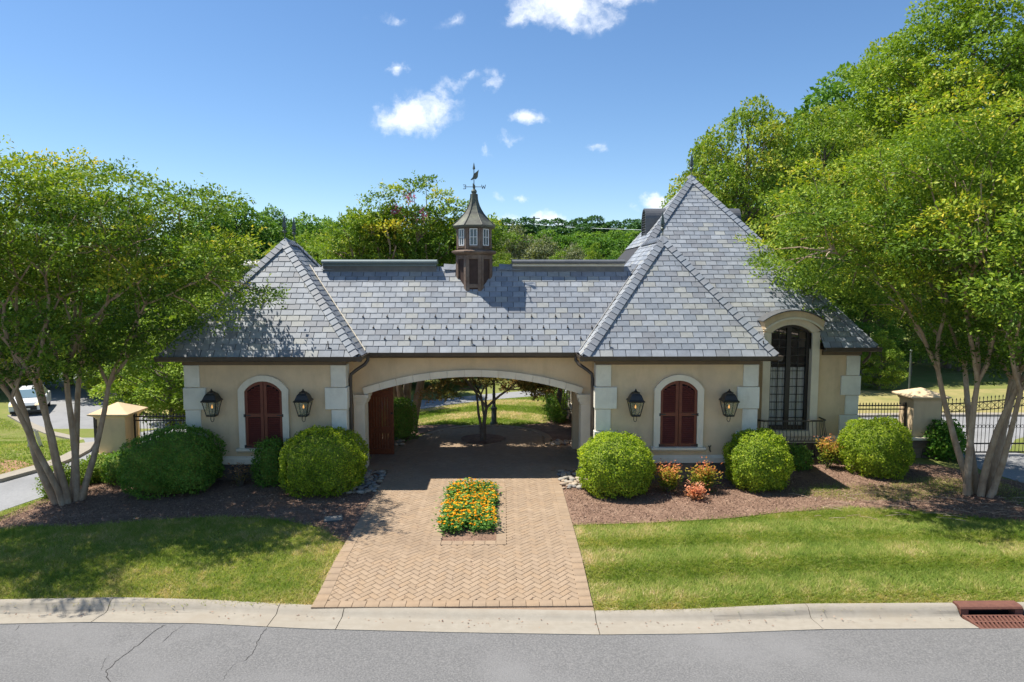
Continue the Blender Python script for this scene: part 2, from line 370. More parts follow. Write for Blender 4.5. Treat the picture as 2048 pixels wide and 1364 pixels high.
M['glossy'] = leafmat('glossy_leaves', [(0,(0.068,0.164,0.026)),(.6,(0.144,0.299,0.042)),(1,(0.287,0.434,0.065))], 0.35, .3)
M['flowerleaf'] = leafmat('flower_foliage', [(0,(0.058,0.169,0.039)),(.6,(0.130,0.286,0.052)),(1,(0.247,0.390,0.091))], 0.35, .45)
M['petal'] = leafmat('orange_petals', [(0,(.90,.30,.010)),(.4,(.93,.48,.02)),(1,(.94,.66,.04))], .3, .6, (1.1,1,.8))
M['pink'] = leafmat('pink_blossom', [(0,(.75,.15,.33)),(1,(.85,.30,.45))], .3, .6, (1,1,1))
M['bark'] = mat('smooth_tan_bark', (.44,.32,.215), .85, (.32,.22,.145), 5, .008, 16, var2=(.52,.41,.30), scale2=2.2)
M['bark_grey'] = mat('grey_bark', (.20,.165,.13), .9, (.12,.095,.075), 6, .015, 14)
M['pebble'] = [mat('river_stone_%d' % i, c, .8, tuple(q*.75 for q in c), 8, .002, 40) for i, c in enumerate([(.40,.36,.30),(.29,.27,.24),(.46,.38,.29),(.24,.225,.21),(.42,.32,.23)])]

streaks(M['bark'], (.22,.145,.095), (7,7,.9), .46, .70, .75); streaks(M['bark_grey'], (.07,.055,.045), (7,7,.9), .46, .70, .7)
streaks(M['stucco'], (.36,.27,.165), (1.3,1.3,.30), .50, .82, .45); streaks(M['trim'], (.40,.34,.25), (2.2,2.2,.5), .54, .82, .45); streaks(M['quoin'], (.40,.36,.28), (2.2,2.2,.5), .54, .82, .45)
streaks(M['shutter'], (.09,.022,.012), (3,3,.6), .48, .78, .5)
for m_ in SLATES: streaks(m_, (.15,.155,.165), (6,2,2), .52, .80, .35)
for m_ in PAVERS: streaks(m_, (.24,.17,.115), (.45,.35,1), .46, .72, .45)
# ================================================================== GROUND AND ROADS
KX = [-60,-14,-6.5,-5.3,-3.6,-2.0,0.0,2.1,3.5,5.3,7.2,14,60]
KY = [9.40,9.40,9.54,9.58,9.52,9.35,9.23,9.14,9.15,9.25,9.25,9.3,9.3]
def kerb_y(x): return np.interp(x, KX, KY)
cols = list(np.concatenate([np.linspace(-500,-30,12), np.arange(-28,28.1,0.5), np.linspace(30,500,12)]))
rowY = [0.42, 0.36]  # offsets behind the kerb edge
far = list(np.concatenate([np.arange(10.9,30,0.6), np.arange(31,80,3), np.linspace(85,260,18), np.linspace(300,900,6)]))
V = []
for x in cols:
    ky = float(kerb_y(x))
    V += [(x,-60,-0.42),(x,ky+0.565,-0.42),(x,ky+0.585,float(terrain(x,ky+.6))-0.02)]
    V += [(x,y,float(terrain(x,y))-(0.02 if y < 11 else 0.0)) for y in far]
nr = 3+len(far)
F = [(i*nr+j, (i+1)*nr+j, (i+1)*nr+j+1, i*nr+j+1) for i in range(len(cols)-1) for j in range(nr-1)]
ground = MB().add(V, F).build('ground', M['soil_grass'], smooth=True, fixn=False); tag(ground, kind='structure')
# front road
rows = [-40,-10,0,5,7.5,8.6]
V = []
for x in cols:
    ky = float(kerb_y(x))
    for y in rows+[ky+0.0]: V.append((x, y, -0.155+0.018*min(3.0, ky-y)))
nr = 7
F = [(i*nr+j, (i+1)*nr+j, (i+1)*nr+j+1, i*nr+j+1) for i in range(len(cols)-1) for j in range(nr-1)]
road = MB().add(V, F).build('road', M['asphalt'], fixn=False); tag(road, kind='structure')
def onroad(px, py):
    d = ray(px, py); z = -0.15
    for k in range(6):
        p = CAMP+d*((z-CAMP[2])/d[2]); z = -0.155+0.018*min(3.0, float(kerb_y(p[0]))-p[1])
    return p
def crack(zpts, w):
    pts = [onroad(a, b) for a, b in zpts]; fine = []
    rr = random.Random(int(zpts[0][0]))
    for a, b in zip(pts[:-1], pts[1:]):
        n = max(2, int(np.linalg.norm(b-a)/0.045))
        for k in range(n):
            p = a+(b-a)*k/n; fine.append(p+np.array([rr.uniform(-.016,.016), rr.uniform(-.014,.014), 0]))
    fine.append(pts[-1]); vs = []; fs = []
    for i, p in enumerate(fine):
        q = fine[min(i+1, len(fine)-1)]-fine[max(i-1, 0)]; s = np.array([-q[1], q[0], 0]); s /= max(np.linalg.norm(s), 1e-6)
        h = w*rr.uniform(.45,1.0)*(0.3 if i in (0, len(fine)-1) else 1); up = np.array([0,0,.004])
        vs += [p+s*h+up, p-s*h+up]
    for i in range(len(fine)-1): fs.append((2*i, 2*i+1, 2*i+3, 2*i+2))
    MB().add(vs, fs).build('crack', M['crack'], road, fixn=False)
Z8 = lambda L: [(a/2.926, 1000+b/2.926) for a, b in L]
crack(Z8([(970,730),(890,775),(830,830),(760,885),(690,935),(620,1005),(635,1055),(650,1090)]), .0065)
crack(Z8([(1555,750),(1530,790),(1500,840),(1480,905),(1420,945)]), .0055)
crack(Z8([(1070,735),(1010,780),(945,835)]), .004)
crack(Z8([(1380,955),(1330,1010),(1300,1060)]), .0025)
crack(Z8([(640,900),(610,950),(590,1000)]), .0025)
crack(Z8([(460,725),(420,745)]), .003)
crack(Z8([(120,730),(85,770)]), .003)

# kerb: roll profile, flush at the drive, full height to both sides
def kw(x): return float(sstep((-2.6-x)/2.6)+sstep((x-2.4)/3.2))
def kerb_prof(x):
    w = kw(x); zb = -0.10+0.035*w; flow = -0.162-0.025*w
    return [(0.0,-0.145),(0.20,-0.152-0.012*w),(0.36,flow),(0.41,flow+.012*w),(0.455,flow+(zb-flow)*.55),(0.50,zb-.006),(0.56,zb+.004),(0.61,zb),(0.61,-0.40),(0.0,-0.40)]
kerb = bpy.data.objects.new('kerb', None); col.objects.link(kerb); tag(kerb, kind='structure')
secs = [-26,-20,-14,-11,-8.15,-5.22,-2.62,-1.62,2.12,5.32,7.56]
secs2 = [8.54,11.2,14,20,26]
def kerb_section(a, b):
    n = max(3, int((b-a)/0.25)); m = MB(); vs = []; fs = []; mi = []
    xs = np.linspace(a+.006, b-.006, n)
    for x in xs:
        ky = float(kerb_y(x)); vs += [(x, ky+o, z) for o, z in kerb_prof(x)]
    k = 10
    for i in range(n-1):
        for j in range(k): fs.append((i*k+j, i*k+(j+1) % k, (i+1)*k+(j+1) % k, (i+1)*k+j))
    fs += [tuple(range(k)), tuple((n-1)*k+j for j in range(k))[::-1]]
    m.add(vs, fs)
    for i in range(n-1):
        if kw(xs[i]) > .35:
            m.m[i*k+2] = 1; m.m[i*k+3] = 1
            if kw(xs[i]) > .8: m.m[i*k+4] = 1
    m.build('kerb_section', [M['concrete'], M['concrete_dirty']], kerb, smooth=True)
for L in (secs, secs2):
    for a, b in zip(L[:-1], L[1:]): kerb_section(a, b)

# storm drain: hood in place of the kerb, slotted grate in the gutter
ky = float(kerb_y(8.05))
drain = thing('storm_drain', 'rusty cast iron kerb inlet with slotted gutter grate by the right lawn', 'storm drain', (8.05, ky+.3, -.15), worldkids=True)
hood = []
for t in np.linspace(0, math.pi/2, 6): hood.append((ky+.43+.10*(1-math.sin(t)), -.125+.075*(math.sin(t) if t > 0 else 0)))
pf = [(ky+.63,-.30),(ky+.63,-.045),(ky+.50,-.045),(ky+.455,-.058),(ky+.435,-.085),(ky+.44,-.10),(ky+.60,-.10),(ky+.60,-.30)]
m = MB(); m.prism(pf, 'x', 7.58, 8.52); m.build('hood', M['rust'], drain, bevel=.004)
m = MB(); m.bx(7.585,7.70,ky+.44,ky+.60,-.30,-.10); m.bx(8.40,8.515,ky+.44,ky+.60,-.30,-.10); m.build('side_block', M['rust'], drain)
m = MB(); m.bx(7.70,8.40,ky+.575,ky+.598,-.40,-.10); m.build('throat', M['dark'], drain)
m = MB(); gx0, gx1 = 7.60, 8.50
for q in ((gx0,gx1,ky+.004,ky+.045),(gx0,gx1,ky+.40,ky+.435),(gx0,gx0+.04,ky+.045,ky+.40),(gx1-.04,gx1,ky+.045,ky+.40),(gx0+.04,gx1-.04,ky+.21,ky+.24)): m.bx(*q,-.24,-.168)
m.build('grate_frame', M['rust'], drain, bevel=.003)
for i in range(13):
    x = gx0+.055+i*.0625
    m = MB(); m.box((x+.018, ky+.127, -.195), (.028,.168,.05), Matrix.Rotation(-.28,3,'Z')); m.box((x+.018, ky+.32, -.195), (.028,.165,.05), Matrix.Rotation(-.28,3,'Z'))
    m.build('grate_bar', M['rust'], drain)
m = MB(); m.bx(gx0,gx1,ky+.004,ky+.435,-.40,-.30); m.build('sump', M['dark'], drain)

# ------------------------------------------------------------------ driveway
DX = 2.12
drive_pts = [(-DX,9.86),(0,9.84),(DX,9.76),(DX,16.75),(3.0,16.75),(3.0,19.45),(DX+.05,19.45),(DX+.05,20.2)]
drive_pts += [(0.2+2.0*math.cos(a), 20.2+2.05*math.sin(a)) for a in np.linspace(.12, math.pi-.12, 16)]
drive_pts += [(-1.8,20.2),(-2.0,19.45),(-3.0,19.45),(-3.0,16.75),(-DX,16.75)]
def tz(x, y): return terrain(x, y)
driveway = sheet('driveway', drive_pts, M['joint'], dz=.012)
BED = (-.37,.63,12.15,15.25); BB = .19
def in_drive(x, y):
    r = (np.abs(x) < DX-.14) & (y > 10.0) & (y < 20.2)
    r |= (np.abs(x) < 2.9) & (y > 16.78) & (y < 19.4)
    r |= ((x-.2)**2+(y-20.2)**2 < 1.8**2) & (y >= 20.1)
    r &= ~((x > BED[0]-BB+.04) & (x < BED[1]+BB-.04) & (y > BED[2]-BB+.04) & (y < BED[3]+BB-.04))
    r &= ((x-.13)**2+((y-20.25)/.95)**2 > .66**2)
    return r
PW = .100; gap = .0055
paver_items = []
c45 = math.cos(math.pi/4)
for i in range(-36, 215):
    for j in range(-125, 125):
        mm = (i-j) % 4
        if mm == 0: cx, cy, hz = (i+1)*PW, (j+.5)*PW, 0
        elif mm == 3: cx, cy, hz = (i+.5)*PW, (j+1)*PW, 1
        else: continue
        X = (cx-cy)*c45; Y = 9.6+(cx+cy)*c45
        if in_drive(X, Y): paver_items.append((X, Y, math.pi/4+(math.pi/2 if hz else 0), 2*PW-gap, PW-gap))
def soldier(x0, x1, y0, y1, along, lenp=.205):
    n = max(1, round(((x1-x0) if along == 'x' else (y1-y0))/lenp))
    for k in range(n):
        if along == 'x':
            a = x0+(x1-x0)*(k+.5)/n; paver_items.append((a, (y0+y1)/2, 0, (x1-x0)/n-gap, y1-y0-gap, 'b'))
        else:
            a = y0+(y1-y0)*(k+.5)/n; paver_items.append(((x0+x1)/2, a, 0, x1-x0-gap, (y1-y0)/n-gap, 'b'))
soldier(-DX, -DX+.2, 10.05, 16.75, 'y'); soldier(DX-.2, DX, 9.95, 16.75, 'y'); soldier(-DX, DX, 9.86, 10.06, 'x')
soldier(BED[0]-BB, BED[0], BED[2]-BB, BED[3]+BB, 'y'); soldier(BED[1], BED[1]+BB, BED[2]-BB, BED[3]+BB, 'y')
soldier(BED[0], BED[1], BED[2]-BB, BED[2], 'x'); soldier(BED[0], BED[1], BED[3], BED[3]+BB, 'x')
soldier(-3.0, -2.8, 16.75, 19.45, 'y'); soldier(2.8, 3.0, 16.75, 19.45, 'y')
soldier(-DX, -DX+.2, 19.47, 20.2, 'y'); soldier(DX-.15, DX+.05, 19.47, 20.2, 'y')
for a in np.linspace(.03, math.pi-.03, 30):
    paver_items.append((.2+1.92*math.cos(a), 20.2+1.95*math.sin(a), a, .2, .195, 'b'))
paver_items.sort(key=lambda t: t[1])
rp = random.Random(3)
def paver_verts(t):
    bump = .006 if len(t) > 5 else 0.0
    w, h = t[3]/2, t[4]/2; c, s = math.cos(t[2]), math.sin(t[2]); top = .028+bump+rp.uniform(-.0015,.0015); ch = .004
    vs = []
    for (ww, hh, z) in ((w,h,0.0),(w,h,top-ch),(w-ch,h-ch,top)):
        for a, b in ((-ww,-hh),(ww,-hh),(ww,hh),(-ww,hh)): vs.append((a, b, z))
    return vs, c, s
PF = [(0,1,5,4),(1,2,6,5),(2,3,7,6),(3,0,4,7),(4,5,9,8),(5,6,10,9),(6,7,11,10),(7,4,8,11),(8,9,10,11)]
pcache = {}
rest = MB()
for k, t in enumerate(paver_items):
    ci = rp.randrange(5); z0 = float(terrain(t[0], t[1]))+.006
    if k < 300:
        key = (round(t[3],3), round(t[4],3), ci, len(t))
        if key not in pcache:
            vs, c, s = paver_verts(t); pcache[key] = MB().add(vs, PF).mesh('paver', PAVERS[ci])
        sl_ = float(terrain(t[0], t[1]+.05)-terrain(t[0], t[1]-.05))/.1
        link('paver', pcache[key], driveway, Matrix.Translation((t[0], t[1], z0)) @ Matrix.Rotation(math.atan(sl_),4,'X') @ Matrix.Rotation(t[2],4,'Z'))
    else:
        vs, c, s = paver_verts(t)
        rest.add([(t[0]+a*c-b*s, t[1]+a*s+b*c, float(terrain(t[0]+a*c-b*s, t[1]+a*s+b*c))+.006+z) for a, b, z in vs], PF, ci)
o = rest.build('far_pavers', PAVERS, driveway, fixn=False); o['kind'] = 'stuff'

# ------------------------------------------------------------------ beds, verges, rear roads
def P2(L): return [tuple(G(a, b)[:2]) for a, b in L]
def kerb_back(xs): return [(float(x), float(kerb_y(x))+.60) for x in xs]
EDGE_L = P2([(-260,1075),(-100,1068),(0,1062),(150,1056),(300,1042),(450,1035),(560,1041),(640,1057),(692,1088)])
EDGE_R = P2([(1152,1052),(1300,1047),(1450,1039),(1560,1027),(1700,1017),(1800,1021),(1900,1031),(2048,1047),(2250,1075)])
mulchL = EDGE_L + [(-DX,13.0),(-DX,16.7),(-3.0,16.7),(-3.0,16.15),(-6.8,16.15),(-6.8,16.9),(-9.6,16.9)] + P2([(168,952),(110,990),(0,1036),(-260,1066)])
mulchR = EDGE_R + P2([(2250,985),(2048,968),(1990,955)]) + [(12.0,17.2),(10.2,17.9),(6.8,17.9),(6.8,16.15),(3.0,16.15),(3.0,16.7),(DX,16.7),(DX,13.0)]
sheet('mulch_bed', mulchL, M['mulch'], dz=.016); sheet('mulch_bed', mulchR, M['mulch'], dz=.016)
sheet('mulch_bed', [(BED[0],BED[2]),(BED[1],BED[2]),(BED[1],BED[3]),(BED[0],BED[3])], M['mulch'], dz=.026)
sheet('mulch_bed', [(.13+.66*math.cos(a), 20.25+.62*math.sin(a)) for a in np.linspace(0, 2*math.pi, 24)[:-1]], M['mulch'], dz=.044)
sheet('mulch_bed', [(-6.0,20.15),(-3.05,20.15),(-3.05,19.5),(-2.3,19.5),(-2.05,20.3),(-1.85,21.0),(-1.3,21.7),(-.6,22.15),(-1.0,22.4),(-3.2,22.1),(-6.0,22.0)], M['mulch'], dz=.018)
sheet('mulch_bed', [(DX+.1,19.5),(3.05,19.5),(3.05,25.0),(2.6,24.4),(2.2,22.6),(1.3,22.25),(1.9,21.4),(2.2,20.4)], M['mulch'], dz=.018)
nearL = P2([(-260,1090),(0,1024),(112,986),(150,962),(166,945),(270,902),(372,893)])+P2([(520,880),(822,822),(905,809),(990,799),(1100,790),(1180,783)])
farL = P2([(1180,776),(1100,779),(1000,786),(930,793),(872,800),(822,801),(600,812),(372,842),(300,836),(275,826),(245,800),(232,770),(222,752),(205,742),(88,742),(62,760),(40,790),(24,832),(60,852),(99,868),(150,879),(172,890),(160,908),(100,934),(0,961),(-260,1000)])
sheet('rear_road', nearL+farL, M['rear_asphalt'], dz=.010)
sheet('rear_road', P2([(1700,873),(1838,873),(1905,900),(1960,940),(2048,968),(2250,990),(2250,830),(2048,834),(1838,834),(1700,836)]), M['rear_asphalt'], dz=.010)
sheet('verge_island', P2([(2018,905),(2030,880),(2060,873),(2200,880),(2200,912),(2060,910)]), M['soil_grass'], dz=.02)
sheet('dry_verge', P2([(1640,832),(1838,830),(2048,830),(2250,828),(2250,775),(1640,782)]), M['straw'], dz=.006)
sheet('dry_verge', P2([(290,832),(372,838),(520,836),(520,762),(372,752),(300,755),(262,775),(262,800)]), M['straw'], dz=.006)
sheet('clay_verge', P2([(-200,975),(0,957),(72,932),(40,922),(0,918),(-200,930)]), M['clay'], dz=.008)
# concrete edge strips of the rear roads
def edge_strip(pix, w=.22, h=.09):
    pts = [Vector(G(a, b)) for a, b in pix]; mb = MB(); vs = []; fs = []
    for i, p in enumerate(pts):
        t = (pts[min(i+1, len(pts)-1)]-pts[max(i-1, 0)]); s = Vector((-t.y, t.x, 0)).normalized()*w/2
        vs += [p+s+Vector((0,0,-.1)), p+s+Vector((0,0,h)), p-s+Vector((0,0,h)), p-s+Vector((0,0,-.1))]
    for i in range(len(pts)-1):
        for j in range(3): fs.append((4*i+j, 4*i+j+1, 4*i+4+j+1, 4*i+4+j))
    mb.add(vs, fs)
    return tag(mb.build('rear_kerb', M['concrete']), kind='structure')
edge_strip([(-100,975),(0,961),(100,934),(140,918),(162,906),(172,892),(150,879),(99,868),(60,852),(24,832)], .45)
edge_strip([(1690,834),(1838,832),(2048,832),(2200,830)], .35)
edge_strip([(222,752),(232,770),(245,800),(275,826),(300,836),(372,842),(500,836)], .35)

# ------------------------------------------------------------------ river stones in the strips beside the drive
bms = []
for k in range(5):
    bm = bmesh.new(); bmesh.ops.create_icosphere(bm, subdivisions=2, radius=1)
    rs = random.Random(50+k); ax = [Vector((rs.uniform(-1,1), rs.uniform(-1,1), rs.uniform(-1,1))) for _ in range(3)]
    for v in bm.verts:
        v.co *= 1+.18*math.sin(3*v.co.dot(ax[0])+k)+.1*math.sin(5*v.co.dot(ax[1])); v.co.z *= .55; v.co.x *= 1.25
    for fa in bm.faces: fa.smooth = True
    me = bpy.data.meshes.new('river_stone'); bm.to_mesh(me); bm.free(); me.materials.append(M['pebble'][k]); bms.append(me)
def stone_bed(x0, x1, y0, y1, n, smin=.035, smax=.085):
    b = sheet('stone_bed', [(x0,y0),(x1,y0),(x1,y1),(x0,y1)], M['mulch'], dz=.024)
    rs = random.Random(int(x0*100)); pts = []
    tries = 0
    while len(pts) < n and tries < n*40:
        tries += 1; s = rs.uniform(smin, smax); x = rs.uniform(x0, x1); y = rs.uniform(y0, y1)
        if all((x-a)**2+(y-c)**2 > (.62*(s+r))**2 for a, c, r in pts):
            pts.append((x, y, s))
            link('river_stone', bms[rs.randrange(5)], b, Matrix.Translation((x, y, float(terrain(x,y))+.03+s*.3)) @ Matrix.Rotation(rs.uniform(0,6.28),4,'Z') @ Matrix.Rotation(rs.uniform(-.25,.25),4,'X') @ Matrix.Scale(s,4))
stone_bed(-3.0,-2.14,15.0,16.7,95); stone_bed(2.14,3.0,15.3,16.7,75)
stone_bed(-2.98,-2.16,19.48,20.3,45); stone_bed(2.2,3.02,19.48,20.0,30)
# ================================================================== GATEHOUSE
GH = thing('gatehouse', 'tan stucco gatehouse with slate hip roofs, central arched passage and cupola', 'gatehouse', (0,18.1,0), worldkids=True)
EZ = 3.05
WLX0, WLX1, WRX0, WRX1 = -6.75, -3.0, 3.0, 6.82
def part(m, name, mats, **k): return m.build(name, mats, GH, **k)
# walls
w1 = part(MB().bx(WLX0,WLX1,16.1,20.1,.0,2.95), 'wing_wall', M['stucco'])
w2 = part(MB().bx(WRX0,WRX1,16.1,18.35,.0,2.95), 'wing_wall', M['stucco'])
WCX, WO0, WO1 = 8.41, 7.86, 8.96
m = MB(); m.bx(3.1,WO0,18.1,18.35,.0,2.95); m.bx(WO1,10.3,18.1,18.35,.0,2.95); m.bx(WO0,WO1,18.1,18.35,0,.70)
m.bx(3.1,3.35,18.35,21.0,0,2.95); m.bx(3.1,3.35,22.2,25.0,0,2.95); m.bx(3.1,3.35,21.0,22.2,0,.75); m.bx(3.1,3.35,21.0,22.2,2.5,2.95)
m.bx(10.05,10.3,18.35,25.0,0,2.95); m.bx(3.35,10.05,24.75,25.0,0,2.95)
part(m, 'tower_wall', M['stucco'])
AR_C, AR_H, AR_S = 2.72, .45, 1.95
AR_R = (AR_C**2+AR_H**2)/(2*AR_H); AR_Z = AR_S+AR_H-AR_R
def arc(Rr, n=25, half=AR_C, zc=AR_Z):
    a = math.asin(min(1, half/Rr)); return [(Rr*math.sin(t), zc+Rr*math.cos(t)) for t in np.linspace(-a, a, n)]
def arch_wall(y0, y1):
    m = MB(); A = arc(AR_R); B = [(p[0], 2.95) for p in A]; m.strip(A, B, 'y', y0, y1)
    m.bx(-2.998,-AR_C,y0,y1,0,2.95); m.bx(AR_C,2.998,y0,y1,0,2.95); return part(m, 'arch_wall', M['stucco'])
arch_wall(17.0,17.35); arch_wall(18.95,19.3)
part(MB().bx(-2.99,2.99,17.36,18.94,2.86,2.93), 'passage_ceiling', M['stucco'])
n = 13; a = math.asin(AR_C/AR_R)
for k in range(n):
    t = np.linspace(-a+2*a*k/n+.0004, -a+2*a*(k+1)/n-.0004, 4)
    A = [(AR_R*math.sin(q), AR_Z+AR_R*math.cos(q)-.012) for q in t]; B = [((AR_R+.16)*math.sin(q), AR_Z+(AR_R+.16)*math.cos(q)) for q in t]
    m = MB(); m.strip(A, B, 'y', 16.93, 17.1); part(m, 'arch_stone', M['trim'])
for s in (-1, 1):
    m = MB(); m.bx(*sorted((s*2.71,s*2.985)),16.90,17.36,0,1.70); part(m, 'pilaster', M['trim'], bevel=.01)
    m = MB()
    for z0, z1, e in ((1.70,1.76,.03),(1.76,1.86,.06),(1.86,1.95,.10)): m.bx(*sorted((s*(2.71-e),s*2.985)),16.90-e*.5,17.37,z0,z1)
    part(m, 'capital', M['trim'], bevel=.008)
# stone base: bands and single stones
def band(x0, x1, y):
    m = MB(); m.prism([(y,.42),(y-.07,.42),(y-.07,.54),(y-.02,.60),(y,.60)], 'x', x0, x1); part(m, 'base_band', M['trim'])
band(WLX0-.05, WLX1+.05, 16.1); band(WRX0-.05, WRX1+.05, 16.1); band(WRX1+.06, 10.36, 18.1)
rs = random.Random(21)
def stone_base(x0, x1, y):
    for zc, h in ((.115,.19),(.31,.19)):
        x = x0
        while x < x1-.12:
            w = min(rs.uniform(.28,.62), x1-x)
            if x1-(x+w) < .15: w = x1-x
            m = MB(); m.bx(x+.008, x+w-.008, y-.05-rs.uniform(0,.018), y+.002, zc-h/2+.006, zc+h/2-.006)
            part(m, 'base_stone', M['base_stone'][rs.randrange(4)], bevel=.012); x += w
    m = MB(); m.bx(x0,x1,y-.03,y-.001,0,.42); part(m, 'base_mortar', M['mortar'])
stone_base(WLX0-.03, WLX1+.03, 16.1); stone_base(WRX0-.03, WRX1+.03, 16.1); stone_base(WRX1+.06, 10.34, 18.1)
m = MB(); m.bx(3.03,3.099,18.4,25.0,0,.42); part(m, 'base_mortar', M['base_stone'][0])
m = MB(); m.bx(3.01,3.099,18.4,25.0,.42,.60); part(m, 'base_band', M['trim'])
# quoins wrap the corners
def quoins(cx, cy, sx, sy, ztop=2.80, w=.42, nar=.33, wide=.47, nmax=5, zmin=.61):
    z = ztop
    for k in range(nmax):
        h = .535; z0 = max(z-h, zmin)
        if z-z0 < .05: break
        L = nar if k % 2 == 0 else wide; pr = .035 if k % 2 == 0 else .06
        x0, x1 = sorted((cx+sx*pr, cx-sx*L)); y0, y1 = sorted((cy+sy*pr, cy-sy*L))
        m = MB(); m.bx(x0,x1,y0,y1,z0+.006,z-.006); part(m, 'quoin', M['quoin'], bevel=.012); z = z0
quoins(WLX0,16.1,-1,-1); quoins(WLX1,16.1,1,-1); quoins(WRX0,16.1,-1,-1); quoins(WRX1,16.1,1,-1); quoins(10.3,18.1,1,-1,ztop=2.78)
# frieze and soffits
for q in ((WLX0-.05,WLX1+.05,16.04,16.098,2.80,2.945),(WRX0-.05,WRX1+.05,16.04,16.098,2.80,2.945),(WLX0-.06,WLX0-.002,16.1,20.1,2.80,2.945),(WLX1+.002,WLX1+.05,16.1,16.94,2.84,2.945),
          (WRX0-.05,WRX0-.002,16.1,16.94,2.84,2.945),(-2.95,2.95,16.95,16.998,2.86,2.945),(9.3,10.36,18.04,18.098,2.80,2.945)):
    part(MB().bx(*q), 'frieze_board', M['frieze'])
for q in ((-7.1,-2.62,15.74,16.1,2.95,2.97),(2.65,7.11,15.74,16.1,2.95,2.97),(-2.6,2.6,16.64,17.0,2.952,2.972),(9.25,10.5,17.74,18.1,2.95,2.97),(-7.1,-6.75,16.11,20.4,2.95,2.97)):
    part(MB().bx(*q), 'soffit', M['frieze'])

# ---------------- roofs
def V3(*a): return Vector(a)
LW = dict(x0=-7.12, x1=-2.60, y0=15.7, y1=20.5, ax=-4.83, ay0=17.7, ay1=18.5, z=5.78)
RW = dict(x0=2.63, x1=7.13, y0=15.7, ax=4.87, ay0=17.7, z=5.86)
TW = dict(x0=2.65, x1=10.55, y0=17.7, y1=25.3, ax=6.60, ay=21.5, z=7.95)
MR = dict(y0=16.6, y1=19.6, yr=18.1, z=5.15)
sM = (MR['z']-EZ)/1.5
sRWf = (RW['z']-EZ)/2.0; sRWs = (RW['z']-EZ)/(RW['ax']-RW['x0']); sRWr = (RW['z']-EZ)/(RW['x1']-RW['ax'])
sTWf = (TW['z']-EZ)/(TW['ay']-TW['y0'])
def under_main(p): return abs(p.x) < 4.9 and p.z < EZ+min(p.y-MR['y0'], MR['y1']-p.y)*sM-.01
def under_rw(p): return p.z < min(EZ+(p.y-RW['y0'])*sRWf, EZ+(p.x-RW['x0'])*sRWs, EZ+(RW['x1']-p.x)*sRWr)-.01 and p.y > RW['y0']
def under_tw(p): return p.y > TW['y0'] and p.x > TW['x0'] and p.z < min(EZ+(p.y-TW['y0'])*sTWf, EZ+(p.x-TW['x0'])*(TW['z']-EZ)/(TW['ax']-TW['x0']))-.01
def dormer_gap(z):
    if z > 3.96: return None
    hwid = .755 if z < 3.70 else .80*math.sqrt(max(0, (3.97-z)/.27))
    return (WCX-hwid-TW['x0'], WCX+hwid-TW['x0'])
deck = MB()
def D(*pts): deck.add(pts, [tuple(range(len(pts)))])
q = LW; e = EZ-.02; zz = q['z']-.02
A = V3(q['ax'],q['ay0'],zz); B = V3(q['ax'],q['ay1'],zz)
c = [V3(q['x0'],q['y0'],e), V3(q['x1'],q['y0'],e), V3(q['x1'],q['y1'],e), V3(q['x0'],q['y1'],e)]
D(c[0],c[1],A); D(c[1],c[2],B,A); D(c[2],c[3],B); D(c[3],c[0],A,B)
q = RW; A = V3(q['ax'],q['ay0'],q['z']-.02); B = V3(q['ax'],20.2,q['z']-.02)
c = [V3(q['x0'],q['y0'],e), V3(q['x1'],q['y0'],e), V3(q['x1'],20.2,e), V3(q['x0'],20.2,e)]
D(c[0],c[1],A); D(c[1],c[2],B,A); D(c[3],c[0],A,B)
q = TW; A = V3(q['ax'],q['ay'],q['z']-.02)
c = [V3(q['x0'],q['y0'],e), V3(q['x1'],q['y0'],e), V3(q['x1'],q['y1'],e), V3(q['x0'],q['y1'],e)]
# the tower's front plane is left open where the dormer window stands
yd = lambda z: q['y0']+(z-EZ)/sTWf
hx0, hx1, hz = 7.66, 9.16, 3.75
D(c[1],c[2],A); D(c[2],c[3],A); D(c[3],c[0],A)
H0, H1 = V3(hx0,yd(hz),hz-.02), V3(hx1,yd(hz),hz-.02); E0, E1 = V3(hx0,q['y0'],e), V3(hx1,q['y0'],e)
D(c[0],E0,H0,A); D(H0,H1,A); D(E1,c[1],A,H1)
xm = 4.85
D(V3(-xm,MR['y0'],e),V3(xm,MR['y0'],e),V3(xm,MR['yr'],MR['z']-.02),V3(-xm,MR['yr'],MR['z']-.02)); D(V3(xm,MR['y1'],e),V3(-xm,MR['y1'],e),V3(-xm,MR['yr'],MR['z']-.02),V3(xm,MR['yr'],MR['z']-.02))
roofdeck = part(deck, 'roof', M['deck'], fixn=False)

